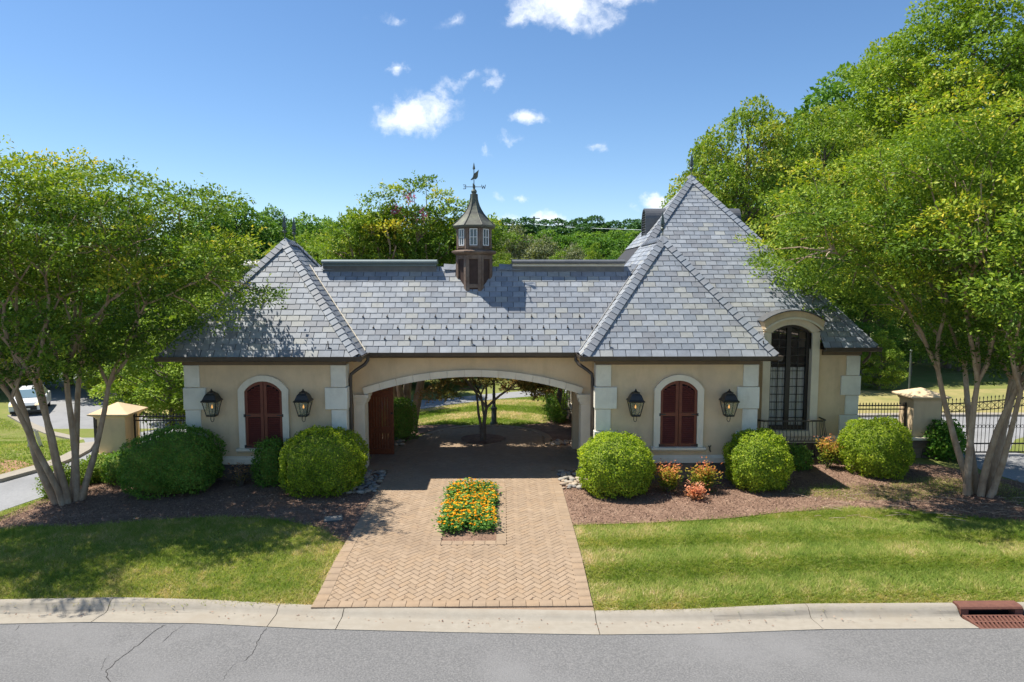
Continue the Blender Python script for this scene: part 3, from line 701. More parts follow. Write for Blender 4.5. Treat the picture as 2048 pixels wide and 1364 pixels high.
EXP, SW, g = .161, .30, .007
slate_items = []
rsl = random.Random(5)
def roof_face(P0, ex, es, S, xl, xr, skip, off=0.0, vis=1.0, hole=None):
    N = ex.cross(es).normalized()
    if N.z < 0: N = -N
    nrow = int(math.ceil(S/EXP))
    for i in range(nrow):
        s0 = i*EXP-(.03 if i == 0 else 0); s1 = min((i+1)*EXP+.02, S)
        a0, b0, a1, b1 = xl(max(s0,0)), xr(max(s0,0)), xl(s1), xr(s1)
        x = math.floor(min(a0,a1)/SW)*SW+(0.5*SW if i % 2 else 0)+off-SW; x += rsl.uniform(-.02,.02)
        while x < max(b0,b1):
            L = x; Rr = x+SW; x += SW
            spans = [(L+g, Rr-g)]
            if hole is not None:
                hx = hole(P0.z+es.z*(s0+s1)/2)
                if hx is not None: spans = [(u0, u1) for u0, u1 in ((L+g, min(Rr-g, hx[0])), (max(L+g, hx[1]), Rr-g)) if u1-u0 > .02]
            for (u0, u1) in spans:
                qa, qb = max(u0, a0), min(u1, b0); ta, tb = max(u0, a1), min(u1, b1)
                if qb-qa < .025 and tb-ta < .025: continue
                if qb < qa: qa = qb = (qa+qb)/2
                if tb < ta: ta = tb = min(max((ta+tb)/2, qa), qb)
                cen = P0+ex*((qa+qb)/2)+es*((s0+s1)/2)
                if skip(cen): continue
                full = abs(qa-L-g) < 1e-6 and abs(qb-Rr+g) < 1e-6 and abs(ta-L-g) < 1e-6 and abs(tb-Rr+g) < 1e-6 and i > 0 and s1 < S
                jit = rsl.uniform(-.005,.005)
                pts = [(qa,s0+jit,.010),(qb,s0+jit,.010),(tb,s1,.002),(ta,s1,.002),(qa,s0+jit,.019),(qb,s0+jit,.019),(tb,s1,.007),(ta,s1,.007)]
                vd = (Vector(CAMP)-cen); sc = vis*max(0.0, N.dot(vd.normalized()))/vd.length_squared
                if under_any_tree(cen): sc *= .3
                slate_items.append((sc if full else -1, P0, ex, es, N, pts, L, s0, rsl.choices(range(6), (22,20,18,12,14,14))[0]))
def under_any_tree(p): return p.x < -4.9 and p.y < 18 and p.z < 4.9
def eave_dir(a, b): return (b-a).normalized()
# left wing
q = LW; S = math.hypot(2.0, q['z']-EZ); w = q['x1']-q['x0']; ca = q['ax']-q['x0']
roof_face(V3(q['x0'],q['y0'],EZ), V3(1,0,0), V3(0,2.0,q['z']-EZ).normalized(), S, lambda s: ca*s/S, lambda s: w-(w-ca)*s/S, lambda p: False)
S2 = math.hypot(q['x1']-q['ax'], q['z']-EZ); dd = q['y1']-q['y0']
roof_face(V3(q['x1'],q['y0'],EZ), V3(0,1,0), V3(q['ax']-q['x1'],0,q['z']-EZ).normalized(), S2, lambda s: 2.0*s/S2, lambda s: dd-2.0*s/S2, under_main)
S3 = math.hypot(ca, q['z']-EZ)
roof_face(V3(q['x0'],q['y1'],EZ), V3(0,-1,0), V3(ca,0,q['z']-EZ).normalized(), S3, lambda s: 2.0*s/S3, lambda s: dd-2.0*s/S3, lambda p: False, vis=.2)
roof_face(V3(q['x1'],q['y1'],EZ), V3(-1,0,0), V3(0,-2.0,q['z']-EZ).normalized(), S, lambda s: (w-ca)*s/S, lambda s: w-ca*s/S, lambda p: False, vis=0)
# main roof front and back
SM = math.hypot(1.5, MR['z']-EZ); kL = (LW['z']-EZ)/(LW['x1']-LW['ax'])
def zof(s): return (MR['z']-EZ)*s/SM
roof_face(V3(0,MR['y0'],EZ), V3(1,0,0), V3(0,1.5,MR['z']-EZ).normalized(), SM, lambda s: LW['x1']-zof(s)/kL, lambda s: RW['x0']+zof(s)/sRWs, lambda p: abs(p.x) < .19 and p.z > 4.62, .12)
roof_face(V3(0,MR['y1'],EZ), V3(-1,0,0), V3(0,-1.5,MR['z']-EZ).normalized(), SM, lambda s: -(RW['x0']+zof(s)/sRWs), lambda s: -(LW['x1']-zof(s)/kL), lambda p: False, vis=0)
# right wing
q = RW; S = math.hypot(2.0, q['z']-EZ); w2_ = q['x1']-q['x0']; cb = q['ax']-q['x0']
roof_face(V3(q['x0'],q['y0'],EZ), V3(1,0,0), V3(0,2.0,q['z']-EZ).normalized(), S, lambda s: cb*s/S, lambda s: w2_-(w2_-cb)*s/S, lambda p: False, .07)
S4 = math.hypot(cb, q['z']-EZ)
roof_face(V3(q['x0'],q['y0'],EZ), V3(0,1,0), V3(cb,0,q['z']-EZ).normalized(), S4, lambda s: 2.0*s/S4, lambda s: 4.6, lambda p: under_main(p) or under_tw(p))
S5 = math.hypot(q['x1']-q['ax'], q['z']-EZ)
roof_face(V3(q['x1'],q['y0'],EZ), V3(0,1,0), V3(q['ax']-q['x1'],0,q['z']-EZ).normalized(), S5, lambda s: 2.0*s/S5, lambda s: 4.6, lambda p: under_tw(p), vis=0)
# tower
q = TW; S = math.hypot(q['ay']-q['y0'], q['z']-EZ); wt_ = q['x1']-q['x0']; cc = q['ax']-q['x0']
roof_face(V3(q['x0'],q['y0'],EZ), V3(1,0,0), V3(0,q['ay']-q['y0'],q['z']-EZ).normalized(), S, lambda s: cc*s/S, lambda s: wt_-(wt_-cc)*s/S, under_rw, .1, hole=dormer_gap)
S6 = math.hypot(cc, q['z']-EZ); dt = q['y1']-q['y0']; dA = q['ay']-q['y0']
roof_face(V3(q['x0'],q['y0'],EZ), V3(0,1,0), V3(cc,0,q['z']-EZ).normalized(), S6, lambda s: dA*s/S6, lambda s: dt-(dt-dA)*s/S6, lambda p: under_main(p) or under_rw(p))
S7 = math.hypot(wt_-cc, q['z']-EZ)
roof_face(V3(q['x1'],q['y0'],EZ), V3(0,1,0), V3(cc-wt_,0,q['z']-EZ).normalized(), S7, lambda s: dA*s/S7, lambda s: dt-(dt-dA)*s/S7, lambda p: False, vis=0)
SF = [(0,1,2,3),(4,5,6,7),(0,1,5,4),(1,2,6,5),(2,3,7,6),(3,0,4,7)]
slate_items.sort(key=lambda t: -t[0])
srest = MB(); scache = {}
for k, (sc, P0, ex, es, N, pts, L, s0, ci) in enumerate(slate_items):
    if k < 300 and sc > 0:
        if ci not in scache:
            lp = [(g,0,.010),(SW-g,0,.010),(SW-g,EXP+.02,.002),(g,EXP+.02,.002),(g,0,.019),(SW-g,0,.019),(SW-g,EXP+.02,.007),(g,EXP+.02,.007)]
            mbx = MB().add(lp, SF); me = mbx.mesh('slate', SLATES[ci]); fix_normals(me); scache[ci] = me
        o_ = P0+ex*L+es*s0; ey = N.cross(ex)
        Mx = Matrix(((ex.x,ey.x,N.x,o_.x),(ex.y,ey.y,N.y,o_.y),(ex.z,ey.z,N.z,o_.z),(0,0,0,1)))
        if Mx.determinant() > 0: link('slate', scache[ci], roofdeck, Mx); continue
    srest.add([P0+ex*a_+es*b_+N*h_ for a_, b_, h_ in pts], SF, ci)
o = srest.build('slate_field', SLATES, roofdeck); o['kind'] = 'stuff'

# hip caps
def hip(A, B, N1, N2, sp=.172, wd=.135, stop=None):
    d = (B-A).normalized(); L = (B-A).length
    def down(N):
        u = N.cross(d).normalized(); return u if u.z < 0 else -u
    u1, u2 = down(N1), down(N2); up = (N1+N2).normalized(); meshes = []
    lp = []
    for s, h in ((-.01,.055),(sp+.03,.034)):
        for lift in (0,.016):
            lp += [d*s+u1*wd+N1*(h-.012+lift), d*s+up*(h+lift+.006), d*s+u2*wd+N2*(h-.012+lift)]
    fs = [(3,4,10,9),(4,5,11,10),(0,6,7,1),(1,7,8,2),(0,1,4,3),(1,2,5,4),(6,9,10,7),(7,10,11,8),(0,3,9,6),(2,8,11,5)]
    for ci in (0, 4, 1):
        me = MB().add(lp, fs).mesh('hip_slate', SLATES[ci]); fix_normals(me); meshes.append(me)
    k = 0; s = .02
    while s < L-.10:
        p = A+d*s
        if stop is None or not stop(p): link('hip_slate', meshes[rsl.choices((0,1,2), (5,4,2))[0]], roofdeck, Matrix.Translation(p))
        s += sp
def nrm(ex, es):
    N = ex.cross(es).normalized(); return N if N.z > 0 else -N
q = LW
nf = nrm(V3(1,0,0), V3(0,2.0,q['z']-EZ)); nr_ = nrm(V3(0,1,0), V3(q['ax']-q['x1'],0,q['z']-EZ)); nl = nrm(V3(0,1,0), V3(q['ax']-q['x0'],0,q['z']-EZ)); nb = nrm(V3(1,0,0), V3(0,-2.0,q['z']-EZ))
A = V3(q['ax'],q['ay0'],q['z']); B = V3(q['ax'],q['ay1'],q['z'])
hip(V3(q['x0'],q['y0'],EZ), A, nf, nl); hip(V3(q['x1'],q['y0'],EZ), A, nf, nr_); hip(A, B, nl, nr_); hip(V3(q['x1'],q['y1'],EZ), B, nb, nr_, stop=under_main)
q = RW
nf = nrm(V3(1,0,0), V3(0,2.0,q['z']-EZ)); nl = nrm(V3(0,1,0), V3(q['ax']-q['x0'],0,q['z']-EZ)); nr_ = nrm(V3(0,1,0), V3(q['ax']-q['x1'],0,q['z']-EZ))
A = V3(q['ax'],q['ay0'],q['z'])
hip(V3(q['x0'],q['y0'],EZ), A, nf, nl); hip(V3(q['x1'],q['y0'],EZ), A, nf, nr_); hip(A, V3(q['ax'],19.9,q['z']), nl, nr_, stop=under_tw)
q = TW
nf = nrm(V3(1,0,0), V3(0,q['ay']-q['y0'],q['z']-EZ)); nl = nrm(V3(0,1,0), V3(q['ax']-q['x0'],0,q['z']-EZ)); nr_ = nrm(V3(0,1,0), V3(q['ax']-q['x1'],0,q['z']-EZ))
A = V3(q['ax'],q['ay'],q['z'])
hip(V3(q['x0'],q['y0'],EZ), A, nf, nl, stop=lambda p: under_rw(p) or under_main(p)); hip(V3(q['x1'],q['y0'],EZ), A, nf, nr_)
# main ridge slates
hip(V3(-4.0,MR['yr'],MR['z']), V3(4.3,MR['yr'],MR['z']), V3(0,-.8,.6).normalized(), V3(0,.8,.6).normalized(), sp=.29, stop=lambda p: abs(p.x) < .5 or 1.0 < abs(p.x) < 3.9)
# valley flashings
for xs, k_, s in ((LW['x1'], kL, -1), (RW['x0'], sRWs, 1)):
    d = V3(s*(MR['z']-EZ)/k_, 1.5, MR['z']-EZ); L = d.length; d.normalize()
    m = MB(); P = V3(xs,MR['y0'],EZ); m.box(P+d*(L*.5)+V3(0,-.035,.035), (.02,L,.05), V3(0,1,0).rotation_difference(d).to_matrix()); part(m, 'valley_flashing', M['lead'] if s > 0 else M['trim'])

# gutters
GP = [(0,-.115),(.055,-.125),(.105,-.095),(.125,-.005),(.112,-.005),(.095,-.06),(.05,-.09),(0,-.085)]
def gutter(a, b, outward):
    m = MB(); a = Vector(a); b = Vector(b)
    axis = 'x' if abs(outward[1]) > .5 else 'y'; s = outward[1] if axis == 'x' else outward[0]
    base = a.y if axis == 'x' else a.x
    m.prism([(base+s*u, a.z+w_) for u, w_ in GP], axis, (a.x if axis == 'x' else a.y), (b.x if axis == 'x' else b.y))
    return part(m, 'gutter', M['gutter'])
gz = EZ+.0
gutter((-7.22,15.71,gz),(-2.50,15.71,gz),(0,-1,0)); gutter((2.53,15.71,gz),(7.23,15.71,gz),(0,-1,0)); gutter((-2.5,16.61,gz),(2.53,16.61,gz),(0,-1,0))
gutter((-2.61,15.60,gz),(-2.61,16.60,gz),(1,0,0)); gutter((2.64,15.60,gz),(2.64,16.60,gz),(-1,0,0)); gutter((9.17,17.71,gz),(10.65,17.71,gz),(0,-1,0))
gutter((-7.11,15.60,gz),(-7.11,20.5,gz),(-1,0,0)); gutter((10.54,17.6,gz),(10.54,25.2,gz),(1,0,0)); gutter((7.12,15.6,gz),(7.12,17.6,gz),(1,0,0))
for s in (-1, 1):
    pts = [(s*2.53,16.52,2.96),(s*2.53,16.52,2.86),(s*2.60,16.46,2.76),(s*2.78,16.36,2.64),(s*2.90,16.32,2.54),(s*2.915,16.32,2.42),(s*2.915,16.32,.25)]
    m = MB(); m.tube(pts, .042, 10); part(m, 'downspout', M['gutter'], smooth=True)
m = MB(); m.tube([(10.42,17.75,2.95),(10.42,17.8,2.8),(10.36,17.98,2.6)], .035, 8); part(m, 'downspout', M['gutter'], smooth=True)

# snow guards and lightning rods
gm = MB(); gm.prism([(0,.012),(.03,.016),(.034,.052),(.02,.062),(.0,.045)], 'x', -.028, .028)
gm.box((0,.05,.020), (.03,.13,.005)); gme = gm.mesh('snow_guard', M['gutter']); fix_normals(gme)
esM = V3(0,1.5,MR['z']-EZ).normalized(); nM = nrm(V3(1,0,0), esM)
RM = Matrix(((1,0,0,0),(0,esM.y,nM.y,0),(0,esM.z,nM.z,0),(0,0,0,1)))
for row, (ci, x0, skip) in enumerate(((2.15,-2.16,()),(4.15,-2.47,()),(6.15,-2.76,(2,)))):
    for k in range(10):
        x = x0+k*.605
        if k in skip or x > RW['x0']+.1+ci*EXP*.6: continue
        p = V3(x,MR['y0'],EZ)+esM*(ci*EXP)
        link('snow_guard', gme, GH, Matrix.Translation(p) @ RM @ Matrix.Scale(.75,4))
for p in ((-3.3,15.83,EZ+.2),(.0,16.72,EZ+.18),(3.25,15.83,EZ+.2),(6.85,15.83,EZ+.2)):
    m = MB(); m.tube([(p[0]+.03,p[1],p[2]-.1),(p[0],p[1]-.01,p[2]),(p[0]-.01,p[1]-.01,p[2]+.14)], .012, 6); m.box((p[0]+.03,p[1],p[2]-.06), (.09,.08,.07)); part(m, 'lightning_rod', M['iron'])

# finials
def finial(p, s=1.0):
    m = MB(); m.tube([p+V3(0,0,-.05), p+V3(0,0,.30*s)], .012*s, 6)
    m.lathe([(.02*s,.22*s),(.055*s,.25*s),(.06*s,.28*s),(.04*s,.31*s),(.022*s,.33*s),(.05*s,.345*s),(.0505*s,.37*s),(.02*s,.385*s)], 10, p)
    m.lathe([(.075*s,.385*s),(.05*s,.5*s),(.004*s,.74*s)], 4, p, math.pi/4); m.lathe([(.085*s,-.03),(.05*s,.04),(.012,.06)], 8, p)
    part(m, 'finial', M['verdigris'])
finial(V3(LW['ax'],LW['ay0'],LW['z']), .95); finial(V3(LW['ax'],LW['ay1'],LW['z']), .95); finial(V3(RW['ax'],RW['ay0']+.05,RW['z']), .95); finial(V3(TW['ax'],TW['ay'],TW['z']), 1.05)

# barrel vents on the slopes
def barrel_vent(xf, xb, y, ztop, zbot, r):
    s = 1 if xb > xf else -1; zc = ztop-r
    prof = [(y-r,zbot),(y-r,zc)]+[(y-r*math.cos(t),zc+r*math.sin(t)) for t in np.linspace(0,math.pi,13)]+[(y+r,zbot)]
    inner = [(y+(p[0]-y)*.9, zbot+(p[1]-zbot)*.955) for p in prof]
    m = MB(); m.strip(inner, prof, 'x', *sorted((xf, xb))); m.prism(inner, 'x', *sorted((xf+s*.1, xf+s*.12)))
    v = part(m, 'roof_vent', M['lead'], smooth=False)
    z = zbot+.05
    while z < ztop-.06:
        hw = r*.88 if z < zc else math.sqrt(max(.0, (r*.88)**2-(z-zc)**2))
        if hw > .04:
            mm = MB(); mm.box((xf+s*.05,y,z), (.09,2*hw,.012), Matrix.Rotation(s*.6,3,'Y')); mm.build('vent_louver', M['lead'], v)
        z += .075
barrel_vent(5.14,6.55,21.5,7.02,5.95,.33); barrel_vent(8.08,6.65,21.5,7.02,5.95,.33); barrel_vent(-6.02,-4.9,18.1,5.33,4.35,.30)

# ridge vents
for x0, x1 in ((-3.95,-.99),(1.0,3.93)):
    yr, z = MR['yr'], MR['z']
    m = MB(); m.bx(x0,x1,yr-.11,yr+.11,z-.14,z+.03); rv = part(m, 'ridge_vent', M['lead'])
    m = MB(); m.prism([(yr-.19,z+.01),(yr-.19,z+.03),(yr-.15,z+.035),(yr-.15,z+.07),(yr+.15,z+.07),(yr+.15,z+.01)], 'x', x0, x1); m.build('vent_strip', M['trim'] if x0 > 0 else M['vent_cap'], rv)
    m = MB(); m.prism([(yr-.21,z+.08),(yr-.215,z+.135),(yr-.16,z+.17),(yr,z+.185),(yr+.16,z+.17),(yr+.215,z+.135),(yr+.21,z+.08)], 'x', x0-.02, x1+.02); m.build('vent_cap', M['vent_cap'] if x0 < 0 else M['lead'], rv)

# ---------------- cupola
CY = MR['yr']; c8 = math.cos(math.pi/8); rot8 = math.pi/8
m = MB(); m.lathe([(.44/c8,4.30),(.44/c8,5.46)], 8, (0,CY,0), rot8); cup = part(m, 'cupola', M['cupola_panel'])
def facewise(fn, name, mats, angs=range(8), **k):
    for i in angs:
        mb = MB(); fn(mb); Rm = Matrix.Rotation(i*math.pi/4,3,'Z'); mb.v = [tuple(Rm @ Vector(v)+Vector((0,CY,0))) for v in mb.v]
        mb.build(name, mats, cup, **k)
facewise(lambda b: (b.bx(-.19,-.11,-.475,-.44,4.32,5.44), b.bx(.11,.19,-.475,-.44,4.32,5.44), b.bx(-.11,.11,-.47,-.44,5.34,5.44)), 'corner_board', M['cupola_wood'])
facewise(lambda b: b.bx(-.11,.11,-.47,-.44,4.60,4.70), 'sill_board', M['cupola_wood'], [0])
m = MB(); m.lathe([(.45/c8,5.44),(.53/c8,5.48),(.575/c8,5.51),(.575/c8,5.545),(.46/c8,5.575),(.43/c8,5.58)], 8, (0,CY,0), rot8); m.build('ledge', M['cupola_wood'], cup)
m = MB(); m.lathe([(.42/c8,5.56),(.42/c8,6.17)], 8, (0,CY,0), rot8); m.build('lantern_body', M['cupola_wood'], cup)
facewise(lambda b: (b.bx(-.182,-.125,-.455,-.42,5.60,6.16), b.bx(.125,.182,-.455,-.42,5.60,6.16)), 'corner_board', M['cupola_wood'])
def cwin(b):
    b.bx(-.085,.085,-.435,-.425,5.70,6.10,1)
    for q in ((-.10,-.08,5.685,6.115),(.08,.10,5.685,6.115),(-.08,.08,5.685,5.705),(-.08,.08,6.095,6.115),(-.008,.008,5.705,6.095)): b.bx(q[0],q[1],-.452,-.428,q[2],q[3],0)
    b.bx(-.08,-.0085,-.450,-.43,5.893,5.907,0); b.bx(.0085,.08,-.450,-.43,5.893,5.907,0)
facewise(cwin, 'cupola_window', [M['white_paint'], M['cupola_glass']])
facewise(lambda b: b.bx(-.11,.11,-.47,-.42,5.635,5.665), 'window_sill', M['cupola_wood'])
prof = [(.46,6.13),(.535,6.16),(.545,6.20)]
for t in np.linspace(0, 1, 9): prof.append((.545-.46*(1-(1-t)**2.1), 6.205+.82*t))
m = MB(); m.lathe([(r/c8, z) for r, z in prof]+[(.08/c8,7.04)], 8, (0,CY,0), rot8); m.build('cupola_roof', M['copper'], cup)
for i in range(8):
    a = rot8+i*math.pi/4; m = MB(); m.tube([(r/c8*1.01*math.cos(a), CY+r/c8*1.01*math.sin(a), z+.006) for r, z in prof[2:]], .011, 5); m.build('roof_seam', M['copper'], cup)
m = MB(); m.lathe([(.03,7.03),(.07,7.07),(.075,7.11),(.05,7.15),(.02,7.165),(.035,7.20),(.03,7.26),(.012,7.28)], 10, (0,CY,0))
m.tube([(0,CY,7.1),(0,CY,7.70)], .012, 6); m.lathe([(.012,7.66),(.034,7.68),(.028,7.72),(.004,7.84)], 8, (0,CY,0))
m.tube([(-.20,CY,7.22),(.20,CY,7.22)], .009, 5); m.tube([(0,CY-.2,7.22),(0,CY+.2,7.22)], .009, 5)
def letter(strokes, ox, oy, ax):
    for (a, b) in strokes:
        pa = V3(ox+a[0]*ax[0], oy+a[0]*ax[1], 7.22+a[1]); pb = V3(ox+b[0]*ax[0], oy+b[0]*ax[1], 7.22+b[1]); m.tube([pa, pb], .009, 5)
letter([((-.05,.055),(-.028,-.05)),((-.028,-.05),(0,.03)),((0,.03),(.028,-.05)),((.028,-.05),(.05,.055))], .25, CY, (1,0))
letter([((.035,-.05),(.035,.05)),((.035,.05),(-.035,.05)),((.035,0),(-.02,0)),((.035,-.05),(-.035,-.05))], -.25, CY, (1,0))
letter([((-.035,-.05),(-.035,.05)),((-.035,.05),(.035,-.05)),((.035,-.05),(.035,.05))], 0, CY-.25, (.35,.94))
letter([((.03,.04),(-.03,.05)),((-.03,.05),(-.03,.01)),((-.03,.01),(.03,-.01)),((.03,-.01),(.03,-.05)),((.03,-.05),(-.03,-.04))], 0, CY+.25, (.35,.94))
m.build('weathervane', M['verdigris'], cup)
m = MB(); m.prism([(-.09,7.40),(-.03,7.47),(-.01,7.55),(.06,7.60),(.13,7.66),(.11,7.56),(.10,7.47),(.05,7.41),(.0,7.43),(-.05,7.39)], 'y', CY-.006, CY+.006); m.build('vane', M['copper'], cup)

# ---------------- shuttered windows
def shutter_window(cx):
    y = 16.1; hw, zb, zs, zt = .443, .81, 2.17, 2.42
    def aa(h, s, t, n=13):
        r_ = (h*h+(t-s)**2)/(2*(t-s)); c_ = t-r_; al = math.asin(h/r_); return [(cx+r_*math.sin(q), c_+r_*math.cos(q)) for q in np.linspace(-al, al, n)], r_, c_
    inn, ri, ci = aa(hw, zs, zt); out, ro, co = aa(hw+.15, zs+.04, zt+.14)
    m = MB(); m.strip(inn, out, 'y', y-.085, y-.001); m.bx(cx-hw-.15,cx-hw,y-.085,y-.001,zb,zs); m.bx(cx+hw,cx+hw+.15,y-.085,y-.001,zb,zs)
    m.prism([(cx-hw,zs),(cx-hw-.15,zs),(cx-hw-.15,zs+.04)], 'y', y-.085, y-.001); m.prism([(cx+hw,zs),(cx+hw+.15,zs),(cx+hw+.15,zs+.04)], 'y', y-.085, y-.001)
    sur = part(m, 'window_surround', M['trim'])
    m = MB(); m.prism([(y,.69),(y-.10,.71),(y-.16,.76),(y-.16,.81),(y,.815)], 'x', cx-hw-.21, cx+hw+.21); m.build('sill', M['trim'], sur)
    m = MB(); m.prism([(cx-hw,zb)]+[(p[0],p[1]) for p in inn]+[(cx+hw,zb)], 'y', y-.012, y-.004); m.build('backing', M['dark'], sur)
    zmid = 1.60
    for s in (-1, 1):
        xo, xi = cx+s*(hw-.004), cx+s*.006; st = .062
        top = lambda x: ci+math.sqrt(ri*ri-(x-cx)**2)-.004
        m = MB()
        m.prism([(xo,zb+.004),(xo-s*st,zb+.004),(xo-s*st,top(xo-s*st)-.0),(xo,top(xo))], 'y', y-.055, y-.014)
        m.prism([(xi,zb+.004),(xi+s*st*1.15,zb+.004),(xi+s*st*1.15,top(xi+s*st*1.15)),(xi,top(xi))], 'y', y-.055, y-.014)
        a0, a1 = sorted((xo-s*st, xi+s*st*1.15))
        m.bx(a0,a1,y-.054,y-.015,zb+.004,zb+.085); m.bx(a0,a1,y-.054,y-.015,zmid-.045,zmid+.045)
        xs = np.linspace(a0, a1, 6)
        for q0, q1 in zip(xs[:-1], xs[1:]): m.prism([(q0,top(q0)-.075),(q1,top(q1)-.075),(q1,top(q1)),(q0,top(q0))], 'y', y-.054, y-.015)
        sh = part(m, 'shutter', M['shutter'])
        for z0, z1 in ((zb+.085,zmid-.045),(zmid+.045,None)):
            z = z0+.028
            while True:
                x0_, x1_ = a0, a1
                if z1 is None:
                    lim = z+.03+.075
                    def ok(x): return top(x) > lim
                    if s < 0:
                        while x0_ < x1_ and not ok(x0_): x0_ += .01
                    else:
                        while x1_ > x0_ and not ok(x1_): x1_ -= .01
                    if x1_-x0_ < .05 or z > zt: break
                elif z > z1-.01: break
                mm = MB(); mm.box(((x0_+x1_)/2,y-.034,z), (x1_-x0_,.012,.046), Matrix.Rotation(-.75,3,'X')); mm.build('slat', M['louver'], sh)
                z += .049
        for zh in (zmid, zb+.045, ):
            mm = MB(); mm.bx(*sorted((xo+s*.015, xo-s*.13)),y-.064,y-.056,zh-.012,zh+.012); mm.box((xo+s*.012,y-.075,zh), (.035,.03,.07)); mm.build('hinge', M['iron'], sh)
    for s in (1,):
        m = MB(); x = cx+s*(hw+.33); m.tube([(x-.03,y-.03,.83),(x,y-.03,.78),(x+.03,y-.03,.84)], .012, 5); m.tube([(x,y-.03,.80),(x+.005,y-.03,.72),(x+.03,y-.03,.68)], .012, 5); m.tube([(x,y-.03,.8),(x,y+.01,.8)], .010, 5); part(m, 'shutter_dog', M['iron'])
shutter_window(-4.92); shutter_window(4.95)

# ---------------- tall arched window with dormer hood and balcony rail
def arcpts(cx, h, s, t, n=15):
    r_ = (h*h+(t-s)**2)/(2*(t-s)); c_ = t-r_; al = math.asin(h/r_); return [(cx+r_*math.sin(q), c_+r_*math.cos(q)) for q in np.linspace(-al, al, n)]
wz0, wzs, wzt = .76, 3.40, 3.62; hw = (WO1-WO0)/2
inn = arcpts(WCX, hw, wzs, wzt); out = arcpts(WCX, hw+.20, wzs+.06, wzt+.19)
m = MB(); m.strip(inn, out, 'y', 17.93, 18.36); m.bx(WCX-hw-.20,WCX-hw,17.93,18.098,.62,wzs+.02); m.bx(WCX+hw,WCX+hw+.20,17.93,18.098,.62,wzs+.02)
sur = part(m, 'window_surround', M['trim'])
m = MB(); m.bx(WCX-hw-.2,WCX-hw+.0,18.0,18.75,2.96,3.62); m.bx(WCX+hw,WCX+hw+.2,18.0,18.75,2.96,3.62); part(m, 'dormer_cheek', M['stucco'])
h1 = arcpts(WCX, .755, 3.50, 3.80); h2 = arcpts(WCX, .80, 3.72, 3.99)
m = MB(); m.strip(h1, h2, 'y', 17.80, 18.8); part(m, 'dormer_hood', M['stucco'])
h3 = arcpts(WCX, .75, 3.48, 3.78); h3b = arcpts(WCX, .77, 3.53, 3.83)
m = MB(); m.strip(h3, h3b, 'y', 17.77, 17.82); part(m, 'hood_moulding', M['trim'])
t1 = arcpts(WCX, .84, 3.71, 3.995); t2 = arcpts(WCX, .845, 3.735, 4.02)
m = MB(); m.strip(t1, t2, 'y', 17.74, 18.85); part(m, 'hood_cover', M['lead'])
m = MB(); m.bx(WO0,WO1,17.93,18.12,.62,wz0); m.build('sill', M['trim'], sur)
fr = MB(); inn2 = arcpts(WCX, hw-.08, wzs, wzt-.075); inn1 = arcpts(WCX, hw, wzs, wzt)
fr.strip(inn2, inn1, 'y', 18.10, 18.19)
for x0, x1 in ((WO0,WO0+.08),(WO1-.08,WO1)): fr.bx(x0,x1,18.10,18.19,wz0,wzs)
fr.bx(WCX-.06,WCX+.06,18.105,18.185,wz0+.12,wzt-.06); fr.bx(WO0+.08,WO1-.08,18.10,18.19,wz0,wz0+.12)
win = part(fr, 'tall_window', M['win_frame'])
for s in (-1, 1):
    xc = WCX+s*(.06+(hw-.14)/2); mm = MB(); mm.bx(xc-.009,xc+.009,18.13,18.165,wz0+.12,wzs+.09); mm.build('muntin', M['win_frame'], win)
zz = np.linspace(wz0+.12, wzs+.02, 13)
for k in range(1, 13):
    for s in (-1, 1):
        x0_, x1_ = sorted((WCX+s*.06, WCX+s*(hw-.08))); mm = MB(); mm.bx(x0_,x1_,18.132,18.163,zz[k]-.009,zz[k]+.009); mm.build('muntin', M['win_frame'], win)
for s in (-1, 1):
    for k in range(12):
        for j in range(2):
            xw = (hw-.14)/2; xa = WCX+s*(.06+xw*j) ; xb = WCX+s*(.06+xw*(j+1)); x0_, x1_ = sorted((xa, xb)); mm = MB(); mm.bx(x0_,x1_,18.145,18.15,zz[k],zz[k+1]); mm.build('pane', M['glass'], win)
    mm = MB(); x0_, x1_ = sorted((WCX+s*.06, WCX+s*(hw-.08))); mm.prism([(x0_,zz[12]),(x1_,zz[12]),(x1_,zz[12]+(.05 if s > 0 else .14)),(x0_,zz[12]+(.14 if s > 0 else .05))], 'y', 18.145, 18.15); mm.build('pane', M['glass'], win)
M['linen'] = mat('linen', (.80,.78,.70), .9, (.70,.68,.60), 6)
m = MB()
for k in range(24):
    x = WO0+.005+k*.0455; m.bx(x,x+.0454,18.22+(.025 if k % 2 else 0),18.235+(.025 if k % 2 else 0),.78,2.45)
part(m, 'added_curtain', M['linen'])  # pale curtain added to brighten the lower panes in place of reflections
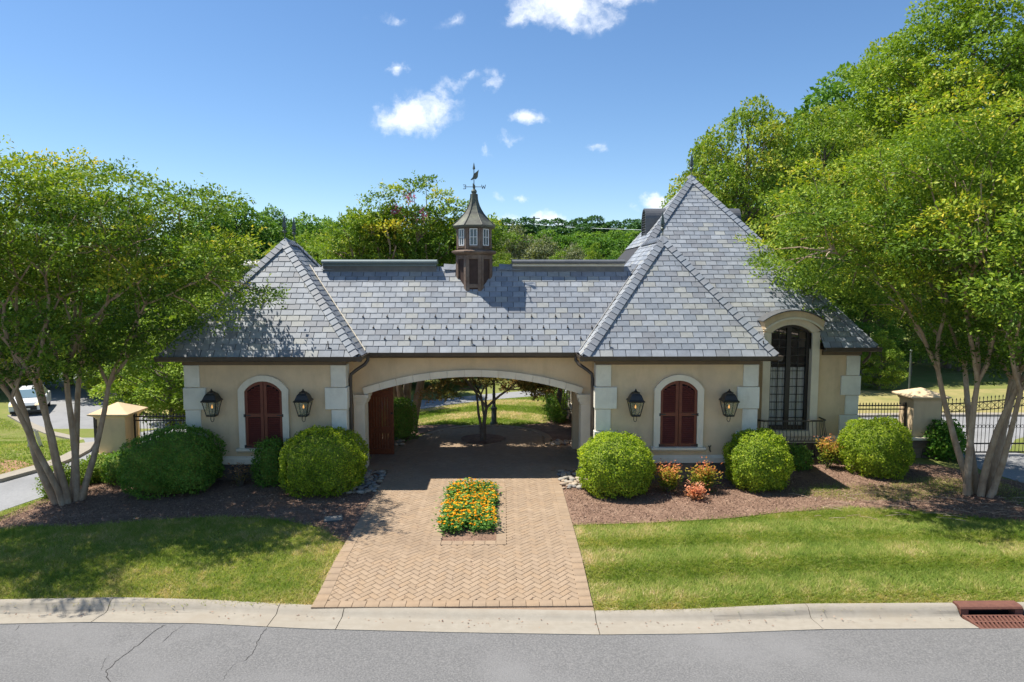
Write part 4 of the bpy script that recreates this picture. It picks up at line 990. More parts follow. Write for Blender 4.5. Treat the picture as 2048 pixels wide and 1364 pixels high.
# balcony rail: bowed bars between two rails
def balcony(cx0, cx1, yw, out_, z0, z1, axis='x'):
    def P(u, o, z):   # u along the wall, o outward
        return V3(u, yw-o, z) if axis == 'x' else V3(yw-o, u, z)
    path = [P(cx0,0,z1),P(cx0,out_*.75,z1),P(cx0+.12,out_,z1),P(cx1-.12,out_,z1),P(cx1,out_*.75,z1),P(cx1,0,z1)]
    m = MB(); m.tube(path, .022, 6); rail = part(m, 'balcony_rail', M['iron_rail'])
    low = [Vector(p)+V3(0,0,z0-z1) for p in path]; m = MB(); m.tube(low, .014, 6); m.build('bottom_rail', M['iron_rail'], rail)
    tot = sum((Vector(b)-Vector(a)).length for a, b in zip(path[:-1], path[1:])); n = int(tot/.095); cen = sum((Vector(p) for p in path), Vector())/6
    for k in range(1, n):
        d = tot*k/n
        for a, b in zip(path[:-1], path[1:]):
            L = (Vector(b)-Vector(a)).length
            if d <= L: p = Vector(a).lerp(Vector(b), d/L); break
            d -= L
        t = (Vector(b)-Vector(a)).normalized(); o = V3(t.y,-t.x,0) if axis == 'x' else V3(-t.y,t.x,0)
        if o.dot(p-cen) < 0: o = -o
        H = z1-z0; m = MB()
        m.tube([p, p+o*.01-V3(0,0,H*.3), p+o*.055-V3(0,0,H*.65), p+o*.06-V3(0,0,H*.82), p+o*.02-V3(0,0,H*.96), p-V3(0,0,H)], .009, 5); m.build('baluster', M['iron_rail'], rail)
balcony(7.52, 9.30, 18.09, .46, .56, 1.10)
balcony(20.75, 22.5, 3.09, .50, .82, 1.45, 'y')
# side window of the tower, facing the passage
m = MB(); m.bx(2.98,3.12,20.85,21.0,.72,2.55); m.bx(2.98,3.12,22.2,22.35,.72,2.55); m.bx(2.98,3.12,20.85,22.35,2.5,2.65); m.bx(2.90,3.12,20.8,22.4,.66,.76); sur2 = part(m, 'window_surround', M['trim'])
m = MB(); m.bx(3.2,3.22,21.0,22.2,.75,2.5); m.build('pane', M['glass'], sur2)
m = MB()
for z in np.linspace(.78,2.48,6): m.bx(3.17,3.24,21.0,22.2,z-.015,z+.015)
for y_ in (21.02,21.6,22.18): m.bx(3.165,3.245,y_-.02,y_+.02,.75,2.5)
m.build('window_frame', M['win_frame'], sur2)
m = MB(); m.bx(2.93,2.995,18.55,18.9,0,2.2); part(m, 'passage_pier', M['stucco'])

# ---------------- carriage doors folded open inside the passage
def door_leaf(x0, x1, y, name='door'):
    m = MB(); zt_ = 2.33; st = .09
    m.bx(x0,x0+st,y,y+.06,.03,zt_); m.bx(x1-st,x1,y,y+.06,.03,zt_)
    for z0, z1 in ((.03,.20),(.62,.80),(1.62,1.80),(2.22,zt_)): m.bx(x0+st,x1-st,y,y+.06,z0,z1)
    d = part(m, name, M['wood'], bevel=.004)
    for z0, z1 in ((.20,.62),(.80,1.62),(1.80,2.22)):
        mm = MB(); n = 7
        for k in range(n):
            a_ = x0+st+(x1-x0-2*st)*k/n; mm.bx(a_+.003,a_+(x1-x0-2*st)/n-.003,y+.022,y+.04,z0,z1)
        mm.build('door_panel', M['wood'], d)
    mm = MB(); mm.lathe([(.0,0),(.02,.0),(.03,.02),(.02,.045),(.004,.05)], 8, (0,0,0)); mm.v = [(x1-.045+a_, y-b_-.0, 1.18+c_) for a_, c_, b_ in mm.v]; mm.build('door_knob', M['iron'], d)
door_leaf(-2.94,-2.24,18.42)
m = MB(); m.bx(-2.985,-2.93,17.40,18.38,.03,2.33); d = part(m, 'door', M['wood'])
for y_ in (17.5,17.95):
    mm = MB(); mm.bx(-2.929,-2.915,y_,y_+.36,.25,2.2); mm.build('door_panel', M['wood'], d)
# ================================================================== LANTERNS, PILLARS, FENCES, GATE
def make_lantern(name, label, loc):
    t = thing(name, label, 'lantern', loc, 'gas wall lanterns')
    y = -.25
    def ring(h, z, mb, r=.012):
        c_ = [(-h,y-h,z),(h,y-h,z),(h,y+h,z),(-h,y+h,z)]
        for a_, b_ in zip(c_, c_[1:]+c_[:1]): mb.tube([a_, b_], r, 4)
    m = MB(); hb, ht, zb, zt = .095, .165, -.22, .12
    ring(hb, zb, m, .016); ring(ht, zt, m, .014)
    for sx in (-1,1):
        for sy in (-1,1): m.tube([(sx*hb,y+sy*hb,zb),(sx*ht,y+sy*ht,zt)], .012, 4)
    m.box((0,y,zb-.008), (.2,.2,.02)); m.build('frame', M['iron'], t)
    m = MB(); m.lathe([(.265,.115),(.27,.135),(.225,.165),(.17,.265),(.13,.30),(.125,.305)], 4, (0,y,0), math.pi/4); m.build('hood', M['iron'], t)
    m = MB(); m.lathe([(.10,.302),(.10,.325),(.06,.34),(.02,.37),(.022,.385),(.004,.41)], 8, (0,y,0)); m.build('finial', M['iron'], t)
    for a_ in range(4):
        Rm = Matrix.Rotation(a_*math.pi/2,3,'Z'); vs = [Rm @ Vector(v)+Vector((0,y,0)) for v in ((-hb+.01,-hb,zb+.01),(hb-.01,-hb,zb+.01),(ht-.012,-ht,zt-.01),(-ht+.012,-ht,zt-.01))]
        off = Rm @ Vector((0,.004,0)); m = MB(); m.add(vs+[v+off for v in vs], [(0,1,2,3),(7,6,5,4),(0,4,5,1),(1,5,6,2),(2,6,7,3),(3,7,4,0)]); m.build('pane', M['lamp_glass'], t)
    m = MB(); m.tube([(0,y,zb),(0,y,-.06)], .012, 6); m.build('burner', M['copper'], t)
    m = MB(); m.lathe([(.006,-.06),(.022,-.035),(.018,-.005),(.003,.035)], 8, (0,y,0)); m.build('flame', M['flame'], t)
    m = MB(); m.tube([(-.035,y,zb-.01),(-.04,y,zb-.11),(-.02,y,zb-.15),(.0,y,zb-.155),(.025,y,zb-.14),(.035,y,zb-.09),(.035,y,zb-.01)], .008, 6)
    m.tube([(0,y+hb,zb+.0),(0,y+.2,zb-.06),(0,0.0,zb-.03)], .013, 6); m.tube([(0,y+ht,zt-.03),(0,-.01,zt-.03)], .013, 6); m.box((0,-.012,-.05), (.09,.022,.34)); m.build('bracket', M['iron'], t)
    return t
def wall_at(px, py, Y=16.098): return tuple(atY(px, py, Y))
for px, lab in ((424,'black gas lantern at far left of the gatehouse, left of the left shuttered window'),(607,'black gas lantern between the left shuttered window and the arch'),
                (1271,'black gas lantern between the arch and the right shuttered window'),(1458,'black gas lantern right of the right shuttered window, near the tall window')):
    p = atY(px, 812, 15.85); make_lantern('wall_lantern', lab, (p[0], 16.098, p[2]))

def low_wall(root, x0, x1, y0, y1, ztop, name='wall_stone', zb=-.25):
    m = MB(); m.bx(x0+.02,x1-.02,y0+.02,y1-.02,zb,ztop-.07); m.build('wall_core', M['mortar'], root)
    rr = random.Random(int(x0*10)); z = zb
    while z < ztop-.08:
        h = min(.17, ztop-.07-z); x = x0
        while x < x1-.05:
            w = min(rr.uniform(.22,.5), x1-x)
            if x1-x-w < .1: w = x1-x
            m = MB(); m.bx(x+.006,x+w-.006,y0-rr.uniform(0,.012),y0+.05,z+.006,z+h-.006); m.build(name, M['base_stone'][rr.randrange(3)], root, bevel=.01); x += w
        z += h
    m = MB(); m.bx(x0-.05,x1+.05,y0-.05,y1+.03,ztop-.07,ztop); m.build('coping', M['trim'], root, bevel=.01)
def pillar(x0, x1, y0, y1, zbase, zcap, zap, label):
    t = thing('gate_pillar', label, 'pillar', ((x0+x1)/2,(y0+y1)/2,0), 'gate pillars', worldkids=True)
    low_wall(t, x0-.10, x1+.10, y0-.10, y1+.10, zbase)
    m = MB(); m.bx(x0,x1,y0,y1,zbase,zcap-.10); m.build('shaft', M['stucco'], t)
    cx, cy, hx, hy = (x0+x1)/2, (y0+y1)/2, (x1-x0)/2, (y1-y0)/2
    def rect(e, z): return [(cx-hx-e,cy-hy-e,z),(cx+hx+e,cy-hy-e,z),(cx+hx+e,cy+hy+e,z),(cx-hx-e,cy+hy+e,z)]
    m = MB(); lv = [rect(.0,zcap-.14),rect(.025,zcap-.13),rect(.03,zcap-.10),rect(.07,zcap-.06),rect(.14,zcap-.025),rect(.155,zcap-.02),rect(.155,zcap+.01)]
    vs = [v for L in lv for v in L]+[(cx,cy,zap)]; n = len(lv)
    fs = [(i*4+k,i*4+(k+1)%4,(i+1)*4+(k+1)%4,(i+1)*4+k) for i in range(n-1) for k in range(4)]+[((n-1)*4+k,(n-1)*4+(k+1)%4,n*4) for k in range(4)]+[(3,2,1,0)]
    m.add(vs, fs); m.build('cap', M['stucco'], t)
    return t
pillar(-9.30,-8.62,16.78,17.45,.50,1.50,1.74,'tan stucco gate pillar with pyramid cap behind the left myrtle trunks')
pillar(11.86,12.62,18.10,18.78,.56,1.66,1.86,'tan stucco gate pillar with pyramid cap behind the right myrtle trunks')
for name, lab, x0, x1, y in (('boundary_wall','low stone wall under the iron fence left of the gatehouse',-8.50,-6.80,17.0),('boundary_wall','low stone wall under the iron fence right of the gatehouse',10.36,11.72,18.3)):
    t = thing(name, lab, 'wall', ((x0+x1)/2,y+.15,0), worldkids=True); low_wall(t, x0+.06, x1-.06, y, y+.3, .46)
# iron picket fences
def picket_mesh(z0, z1, collar):
    m = MB(); m.tube([(0,0,z0),(0,0,z1-.09)], .0085, 4); m.lathe([(.008,z1-.10),(.018,z1-.085),(.008,z1-.075),(.020,z1-.05),(.002,z1)], 4, (0,0,0))
    if collar: zc = z0+(z1-z0)*.42; m.lathe([(.009,zc-.09),(.012,zc-.07),(.028,zc),(.012,zc+.07),(.009,zc+.09)], 4, (0,0,0))
    me = m.mesh('picket', M['iron']); fix_normals(me); return me
PK = [picket_mesh(.52,1.45,False), picket_mesh(.52,1.45,True)]
def fence(x0, x1, y, label):
    t = thing('iron_fence', label, 'fence', (x0,y,0), 'iron picket fences')
    L = x1-x0
    for z in (.56,1.26,1.36): m = MB(); m.box((L/2,0,z), (L,.03,.03)); m.build('rail', M['iron'], t)
    for x in (.03, L-.03): m = MB(); m.box((x,0,.96), (.045,.045,.98)); m.build('post', M['iron'], t)
    n = int(L/.082)
    for k in range(1, n): link('picket', PK[1 if k % 3 == 0 else 0], t, Matrix.Translation((L*k/n,0,0)))
fence(-8.60,-6.76,17.14,'black iron picket fence between the left gate pillar and the gatehouse')
fence(10.31,11.85,18.42,'black iron picket fence between the gatehouse and the right gate pillar')
# ornamental gate on the right
t = thing('driveway_gate', 'black ornamental iron gate leaf right of the right gate pillar', 'gate', (12.72,18.3,0))
L = 3.2
def gtop(x): return 1.42+.30*(x/L)**1.6
for f, r in ((lambda x: gtop(x), .018), (lambda x: gtop(x)-.22, .014)):
    m = MB(); m.tube([(x,0,f(x)) for x in np.linspace(0, L, 12)], r, 5); m.build('top_rail', M['iron'], t)
for z in (.08,.32): m = MB(); m.box((L/2,0,z), (L,.035,.035)); m.build('bottom_rail', M['iron'], t)
for x in (.0,L): m = MB(); m.box((x,0,.75), (.06,.06,1.45)); m.build('gate_post', M['iron'], t)
n = 30
for k in range(1, n):
    x = L*k/n; m = MB(); zt_ = gtop(x)+.16; m.tube([(x,0,.08),(x,0,zt_-.05)], .009, 4); m.lathe([(.008,zt_-.08),(.02,zt_-.05),(.002,zt_)], 4, (x,0,0)); m.build('picket', M['iron'], t)
    if k < n-1:
        xa = x+L/n/2; m = MB(); zc = .80
        m.tube([(xa+.045*math.cos(q),0,zc+.045*math.sin(q)) for q in np.linspace(0,2*math.pi,9)], .007, 4); m.build('ring', M['iron'], t)
        if k % 2:
            m = MB(); m.tube([(x,0,gtop(x)-.21),(x+2*L/n,0,gtop(x+2*L/n)-.01)], .008, 4); m.tube([(x,0,gtop(x)-.01),(x+2*L/n,0,gtop(x+2*L/n)-.21)], .008, 4); m.build('cross_bar', M['iron'], t)
m = MB(); m.box((-9.40,16.88,.78), (.07,.07,1.2)); m.lathe([(.05,1.38),(.05,1.41),(.01,1.46)], 4, (-9.40,16.88,0), math.pi/4); m.box((-9.345,16.88,1.15), (.05,.03,.05)); m.box((-9.345,16.88,.55), (.05,.03,.05)); m.bx(-9.46,-9.34,16.8,16.96,-.3,.19)
tag(m.build('gate_post', M['iron']), 'slim black iron gate post against the left pillar', 'post')

# ------------------------------------------------------------------ street things
gp = atY(220, 793, 34.5); zt_ = float(terrain(gp[0], 34.5))
t = thing('stop_sign', 'grey back of an octagonal road sign behind the left pillar', 'sign', (gp[0],34.5,zt_)); h = gp[2]-zt_
m = MB(); m.lathe([(.40,-.006),(.40,.006)], 8, (0,0,0), math.pi/8); m.v = [(a,c_-.03,h+b) for a, b, c_ in m.v]; m.build('sign_plate', M['lead'], t)
m = MB(); m.box((0,.02,(h+.45)/2), (.07,.05,h+.45)); m.build('sign_post', M['iron'], t)
p = G(988, 849)
t = thing('lamp_post', 'dark green lamp post on the lawn seen through the arch', 'lamp post', tuple(p))
m = MB(); m.lathe([(.13,0),(.13,.06),(.09,.10),(.085,.50),(.11,.52),(.11,.56),(.06,.60),(.05,1.0),(.065,1.02),(.045,1.05),(.042,2.6)], 12); m.build('shaft', M['verdigris'], t, smooth=True)
m = MB(); m.lathe([(.05,2.6),(.12,2.66),(.16,2.95),(.16,2.97)], 6); m.build('lamp_glass', M['lamp_glass'], t); m = MB(); m.lathe([(.20,2.97),(.12,3.08),(.03,3.14),(.01,3.2)], 6); m.build('lamp_cap', M['iron'], t)
p = atY(1822, 703, 27.0)
t = thing('slim_post', 'slim grey metal post on the dry verge behind the right pillar', 'post', (p[0],27.0,float(terrain(p[0],27.0))))
m = MB(); m.tube([(0,0,0),(0,0,p[2])], .035, 8); m.build('shaft', M['verdigris'], t); m = MB(); m.lathe([(.05,0),(.06,.03),(.02,.08)], 8, (0,0,p[2])); m.build('cap', M['verdigris'], t)
p = G(667, 1041); t = thing('valve_box', 'pale rectangular valve box lid set in the left mulch', 'lid', tuple(p), rz=.25)
m = MB(); m.box((0,0,.035), (.34,.24,.04)); m.build('lid', M['concrete'], t, bevel=.008)
m = MB(); m.box((0,0,.02), (.38,.28,.04)); m.box((.08,0,.057), (.05,.02,.006)); m.build('rim', M['lead'], t)
p = G(180, 944); t = thing('standpipe', 'small white water standpipe beside the left pillar base', 'pipe', (p[0],p[1],p[2]))
m = MB(); m.tube([(0,0,-.05),(0,0,.30),(.03,0,.36),(.10,0,.37)], .03, 8); m.build('pipe', M['white_paint'], t, smooth=True); m = MB(); m.lathe([(.05,.24),(.05,.27)], 8); m.tube([(-.06,0,.34),(-.06,0,.42)], .012, 5); m.tube([(-.06,0,.34),(0,0,.33)], .012, 5); m.build('valve', M['lead'], t)
p = G(70, 894); t = thing('folding_stand', 'pale folding A-frame stand on the far left lawn', 'stand', tuple(p), rz=.15)
for s in (-1, 1):
    m = MB(); m.box((s*.11,0,.24), (.02,.16,.52), Matrix.Rotation(-s*.24,3,'Y')); m.build('panel', M['quoin'], t)
m = MB(); m.box((0,0,.49), (.05,.18,.03)); m.build('hinge', M['lead'], t)

# white car driving up the left road
p = G(52, 833)
car = thing('car', 'white car facing us on the road at far left, behind the myrtle', 'car', tuple(p), rz=R(27)); car.scale = (.9,.9,.9)
M['car_white'] = mat('white_car_paint', (.80,.80,.79), .25, spec=.6); M['car_black'] = mat('black_plastic', (.02,.02,.022), .5); M['tyre'] = mat('rubber', (.02,.02,.02), .85)
M['car_glass'] = mat('car_glass', (.16,.24,.28), .08, spec=.8); M['rim'] = mat('alloy', (.45,.45,.46), .35, metal=.7)
hl = bpy.data.materials.new('headlamp'); hl.use_nodes = True; _b = hl.node_tree.nodes['Principled BSDF']; _b.inputs['Base Color'].default_value = (.9,.75,.5,1); _b.inputs['Emission Color'].default_value = (1,.62,.28,1); _b.inputs['Emission Strength'].default_value = 1.2
prof = [(0,.32),(0,.72),(.10,.90),(.95,1.02),(1.75,1.05),(4.2,1.06),(4.5,.95),(4.55,.4),(4.4,.30),(.15,.28)]
m = MB(); lv = []
for k, xw in enumerate((-.92,-.86,.86,.92)):
    sc = .97 if k in (0, 3) else 1; lv.append([(xw, 2.28+(y_-2.28)*sc, .65+(z_-.65)*(.93 if k in (0,3) else 1)) for y_, z_ in prof])
n = len(prof); vs = [v for L_ in lv for v in L_]; fs = [(i*n+k, i*n+(k+1) % n, (i+1)*n+(k+1) % n, (i+1)*n+k) for i in range(3) for k in range(n)]+[tuple(range(n)), tuple(3*n+k for k in range(n))[::-1]]
m.add(vs, fs); m.build('body', M['car_white'], car, bevel=.04)
cab = [(1.05,1.02,.80),(1.85,1.56,.62),(3.5,1.58,.62),(4.35,1.05,.80)]
vs = [(s*w_, y_, z_) for y_, z_, w_ in cab for s in (-1,1)]
m = MB(); m.add(vs, [(0,1,3,2),(2,3,5,4),(4,5,7,6),(0,2,4,6),(1,7,5,3),(0,6,7,1)]); m.build('roof', M['car_white'], car, bevel=.05)
def quadpart(name, pts, mt, th=.02):
    P = [Vector(q_) for q_ in pts]; nn = (P[1]-P[0]).cross(P[3]-P[0]).normalized()*th; mb = MB(); mb.add(P+[q_+nn for q_ in P], [(3,2,1,0),(4,5,6,7),(0,1,5,4),(1,2,6,5),(2,3,7,6),(3,0,4,7)]); return mb.build(name, mt, car)
quadpart('windshield', [(-.70,1.12,1.07),(.70,1.12,1.07),(.56,1.80,1.52),(-.56,1.80,1.52)], M['car_glass'])
for s in (-1,1):
    quadpart('side_window', [(s*.79,1.35,1.10),(s*.79,4.0,1.10),(s*.635,3.4,1.52),(s*.635,1.95,1.52)][::s], M['car_glass'])
    m = MB(); m.prism([(s*.52,.70),(s*.86,.74),(s*.84,.86),(s*.56,.80)], 'y', -.02, .12); m.build('headlight', hl, car)
    m = MB(); m.box((s*.98,1.35,1.08), (.18,.10,.13)); m.build('mirror', M['car_white'], car, bevel=.02)
    for y_ in (.85,3.65):
        m = MB(); m.lathe([(.20,-.11),(.33,-.11),(.345,-.06),(.345,.06),(.33,.11),(.20,.11)], 20); m.v = [(s*.80+c_, y_+a_, .345+b_) for a_, b_, c_ in m.v]; wh = m.build('wheel', M['tyre'], car, smooth=True)
        m = MB(); m.lathe([(.05,-.10),(.205,-.08),(.205,.08),(.05,.10)], 14); m.v = [(s*.80+c_, y_+a_, .345+b_) for a_, b_, c_ in m.v]; m.build('rim', M['rim'], wh)
m = MB(); m.bx(-.62,.62,-.03,.06,.40,.68); m.build('grille', M['car_black'], car); m = MB(); m.bx(-.85,.85,-.05,.12,.24,.38); m.build('bumper', M['car_black'], car, bevel=.02)
m = MB(); m.bx(-.26,.26,-.045,-.031,.43,.54); m.build('number_plate', M['quoin'], car)

# utility pole and wires behind the tree line
p = atY(1068, 433, 110.0); zg = float(terrain(p[0],110))
t = thing('utility_pole', 'thin grey utility pole rising above the trees right of the cupola', 'utility pole', (p[0],110,zg))
m = MB(); m.tube([(0,0,0),(0,0,p[2]-zg)], [.24,.16], 8); m.build('pole', M['lead'], t); m = MB(); m.box((0,0,p[2]-zg-.3), (1.9,.14,.14)); m.build('cross_arm', M['lead'], t)
M['wire'] = mat('pale_wire', (.62,.66,.66), .5)
for k, (L_, lab) in enumerate((([(1068,464),(1180,473),(1290,477),(1420,478)],'upper pale power line running right from the utility pole'),([(1068,476),(1120,483),(1200,489),(1280,492),(1420,493)],'lower pale power line running right from the utility pole'),([(1068,448),(1110,453),(1200,457),(1285,460),(1420,462)],'topmost faint power line running right from the utility pole'))):
    m = MB(); n = len(L_); m.tube([atY(a_, b_, 109.8-i*7.0) for i, (a_, b_) in enumerate(L_)], .055 if k < 2 else .03, 5); tag(m.build('power_line', M['wire']), lab, 'power line', 'power lines')
# ================================================================== VEGETATION
def rdir(n, rng): return unit(rng.normal(size=(n, 3)))
# ---- clipped bushes
def bush(name, label, cat, loc, rx, ry, h, nleaf, lm, seed, square=2.6, leaf=.05, rz=0, group=None, ragged=.030, nob=.05, knob=.085):
    rng = np.random.default_rng(seed); t = thing(name, label, cat, loc, group, rz=rz)
    d = rdir(nleaf, rng); d = d[d[:,2] > -.72]; n = len(d)
    e = square; f = (np.abs(d[:,0])**e+np.abs(d[:,1])**e+np.abs(d[:,2])**e)**(-1/e)
    def lump(u): return 1+nob*(np.sin(4.1*u[:,0]+seed)*np.sin(3.7*u[:,1]+1.3*seed)+.6*np.sin(7.3*u[:,2]+5*u[:,0]+seed)+.4*np.sin(11*u[:,1]-6*u[:,0]+2*seed))
    rr = f*lump(d); cz = h*.47
    P = d*rr[:,None]*np.array([rx, ry, h*.53])+np.array([0,0,cz]); P[:,2] = np.maximum(P[:,2], .0)
    nrm_ = unit(d*np.array([1/rx,1/ry,1/(h*.5)]))
    kn = vnoise(P[:,0]*1.0+P[:,2]*.7+9, P[:,1]+P[:,2]*.9+5, .13, seed)+.6*vnoise(P[:,0]-P[:,2]*.8+3, P[:,2]*1.1+P[:,1]*.5, .07, seed+4)-.8
    P += nrm_*(kn*knob)[:,None]; depth = rng.uniform(0,1,n)**2; P -= nrm_*(depth*.06)[:,None]; P += nrm_*(np.abs(rng.normal(0,ragged,n)))[:,None]
    ax = unit(nrm_*.35+rng.normal(size=(n,3))*.8); nn = unit(nrm_*1.2+np.array([0,0,.25])+rng.normal(size=(n,3))*.55)
    Ls = rng.uniform(.7,1.25,n)*leaf
    Vv, Ff = leaf_arrays(P-ax*Ls[:,None]*.3, ax, nn, Ls, Ls*.62)
    var = np.clip(.35+.30*rng.normal(size=n)*.7+.22*kn+.25*(vnoise(P[:,0]*3+seed, P[:,2]*3+P[:,1]*2, .6, seed)-.5), 0, 1)
    link('foliage', np_mesh('foliage', Vv, Ff, lm, var), t)
    bm = bmesh.new(); bmesh.ops.create_icosphere(bm, subdivisions=4, radius=1)
    C = np.array([v.co[:] for v in bm.verts]); u = unit(C); fe = (np.abs(u)**e).sum(1)**(-1/e); Q = u*(fe*lump(u))[:,None]*np.array([rx-.10,ry-.10,h*.53-.10])+np.array([0,0,cz]); Q[:,2] = np.maximum(Q[:,2], -.03)
    for v, q_ in zip(bm.verts, Q): v.co = q_
    me = bpy.data.meshes.new('branch_core'); bm.to_mesh(me); bm.free(); me.materials.append(M['bush_core']); shade(me); link('branch_core', me, t)
    return t
GB = 'clipped boxwood globes in front of the gatehouse'
def gl(px, py): p = G(px, py); return (float(p[0]), float(p[1]), float(p[2]))
def at_row(px, Y): p = atY(px, 900, Y); return (float(p[0]), Y, 0.0)
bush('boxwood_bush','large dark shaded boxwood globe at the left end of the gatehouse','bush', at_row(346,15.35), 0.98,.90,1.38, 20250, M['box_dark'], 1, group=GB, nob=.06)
bush('boxwood_bush','large boxwood globe left of the arch, half sunlit','bush', at_row(646,15.35), .90,.86,1.37, 20250, M['box_leaf'], 2, group=GB, nob=.058)
bush('boxwood_bush','bright green boxwood globe right of the arch','bush', at_row(1233,15.1), .78,.76,1.31, 17550, M['box_leaf'], 3, group=GB, nob=.052, square=2.4)
bush('boxwood_bush','bright green boxwood globe under the right end of the right wing','bush', at_row(1517,15.4), .69,.66,1.31, 16200, M['box_leaf'], 4, group=GB, nob=.052, square=2.3)
bush('boxwood_bush','rightmost boxwood globe in front of the tall window wall corner','bush', at_row(1754,16.5), .74,.72,1.34, 17550, M['box_leaf'], 5, group=GB, nob=.058)
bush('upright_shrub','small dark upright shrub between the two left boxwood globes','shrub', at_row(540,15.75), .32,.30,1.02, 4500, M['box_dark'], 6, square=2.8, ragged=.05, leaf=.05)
bush('low_shrub','low clipped shrub with pale green top nearest the left pillar','shrub', gl(208,958), .52,.45,.56, 4500, M['gold'], 7, ragged=.03, leaf=.05, group='low shrubs by the left pillar')
bush('low_shrub','dark low shrub between the left pillar and the left boxwood globe','shrub', gl(262,962), .55,.5,.72, 4500, M['box_dark'], 8, ragged=.03, leaf=.05, group='low shrubs by the left pillar')
bush('low_shrub','thin low shrub behind the left myrtle trunks','shrub', gl(118,990), .30,.3,.62, 2200, M['gold'], 9, ragged=.06, leaf=.05, group='low shrubs by the left pillar')
bush('low_shrub','small yellow-green shrub just left of the left pillar base','shrub', gl(172,966), .38,.35,.42, 2500, M['gold'], 19, ragged=.04, leaf=.05, group='low shrubs by the left pillar')
bush('camellia_shrub','glossy loose camellia shrub in front of the right gate pillar','shrub', gl(1888,918), .40,.38,.98, 2600, M['glossy'], 10, square=2.0, ragged=.07, leaf=.10, nob=.1)
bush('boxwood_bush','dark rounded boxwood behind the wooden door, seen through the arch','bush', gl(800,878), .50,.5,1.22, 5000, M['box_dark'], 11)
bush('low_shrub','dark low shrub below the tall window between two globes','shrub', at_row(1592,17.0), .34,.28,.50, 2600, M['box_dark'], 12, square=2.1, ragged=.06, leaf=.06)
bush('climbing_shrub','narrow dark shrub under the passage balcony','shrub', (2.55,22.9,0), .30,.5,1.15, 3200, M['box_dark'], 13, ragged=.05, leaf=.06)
# ---- nandinas: open shrubs with orange tips
def nandina(label, loc, h, r, n, lm, seed, name='nandina_shrub'):
    rng = np.random.default_rng(seed); t = thing(name, label, 'shrub', loc, 'orange tipped nandina shrubs'); m = MB(); Ps = []; Ds = []
    for k in range(14):
        a = rng.uniform(0, 6.28); q = rng.uniform(.2,1)*r; top = Vector((q*math.cos(a), q*math.sin(a), h*rng.uniform(.6,1))); m.tube([(0.12*top.x,.12*top.y,-.02), top*.55+Vector((0,0,.05)), top], [.008,.006,.003], 4)
        for s in range(n//14):
            f = rng.uniform(.35,1.05); p = np.array(top)*f; p += rng.normal(size=3)*.07; Ps.append(p); d = rng.normal(size=3); d[2] = abs(d[2])*.3; Ds.append(d+np.array([math.cos(a), math.sin(a), .2])*.6)
    m.build('stems', M['bark_grey'], t); P = np.array(Ps); Dd = np.array(Ds); N = np.tile([0,0,1.], (len(P),1))+rng.normal(size=(len(P),3))*.4; Ls = rng.uniform(.05,.09,len(P))
    Vv, Ff = leaf_arrays(P, Dd, N, Ls, Ls*.42); var = np.clip((P[:,2]/h)*.85+rng.normal(size=len(P))*.16, 0, 1); link('foliage', np_mesh('foliage', Vv, Ff, lm, var), t)
nandina('orange tipped nandina just right of the bright globe by the arch', at_row(1338,15.05), .62, .30, 1400, M['nandina'], 31)
nandina('second orange tipped nandina from the arch, in front of the right shutters', at_row(1408,15.08), .66, .31, 1400, M['nandina'], 32)
nandina('small coral red nandina in front of the second nandina', at_row(1394,14.55), .30, .19, 600, M['coral'], 33)
nandina('tall yellow and orange nandina left of the rightmost boxwood globe', at_row(1657,17.0), .80, .28, 1300, M['nandina'], 34)
nandina('bare dark red stems of a young shrub between the left globes', at_row(478,15.6), .5, .28, 260, M['maple'], 35)
# ---- marigold plants in the drive bed: three forms, copied
def flower_plant(seed):
    rng = np.random.default_rng(seed); t = thing('flower_plant','orange and yellow flowering bedding plant in the drive bed','flower',(0,0,0),'bedding plants in the drive bed')
    n = 170; P = rng.normal(size=(n,3))*np.array([.085,.085,.07])+np.array([0,0,.17]); P[:,2] = np.clip(P[:,2], .02, .34); D_ = rng.normal(size=(n,3)); D_[:,2] = np.abs(D_[:,2])*.6; N = np.tile([0,0,1.], (n,1))+rng.normal(size=(n,3))*.5; Ls = rng.uniform(.05,.085,n)
    Vv, Ff = leaf_arrays(P, D_, N, Ls, Ls*.6); link('foliage', np_mesh('foliage', Vv, Ff, M['flowerleaf'], rng.uniform(0,1,n)), t)
    for k in range(11):
        a = rng.uniform(0,6.28); q = math.sqrt(rng.uniform(0,1))*.16; p = (q*math.cos(a), q*math.sin(a), .27+.08*rng.uniform(-.6,1)-.5*q*q)
        link('bloom', BLOOMS[rng.integers(4)], t, Matrix.Translation(p) @ Matrix.Rotation(rng.uniform(0,6.28),4,'Z') @ Matrix.Rotation(rng.uniform(-.4,.4),4,'X'))
    return t
BLOOMS = []
for k in range(4):
    rng_ = np.random.default_rng(60+k); m_ = 13; b_ = rng_.uniform(0,6.28,m_); el_ = rng_.uniform(.1,1.1,m_); d_ = np.stack([np.cos(b_)*np.cos(el_), np.sin(b_)*np.cos(el_), np.sin(el_)], 1)
    Vq, Fq = leaf_arrays(np.zeros((m_,3)), d_, np.tile([0,0,1.], (m_,1))+.01, np.full(m_,.034), np.full(m_,.027))
    BLOOMS.append(np_mesh('bloom', Vq, Fq, M['petal'], np.clip((.28,.55,.8,1.0)[k]+rng_.normal(size=m_)*.1, 0, 1)))
protos = [flower_plant(40+k) for k in range(3)]; usedp = [False]*3; rf = random.Random(9); cnt = 0
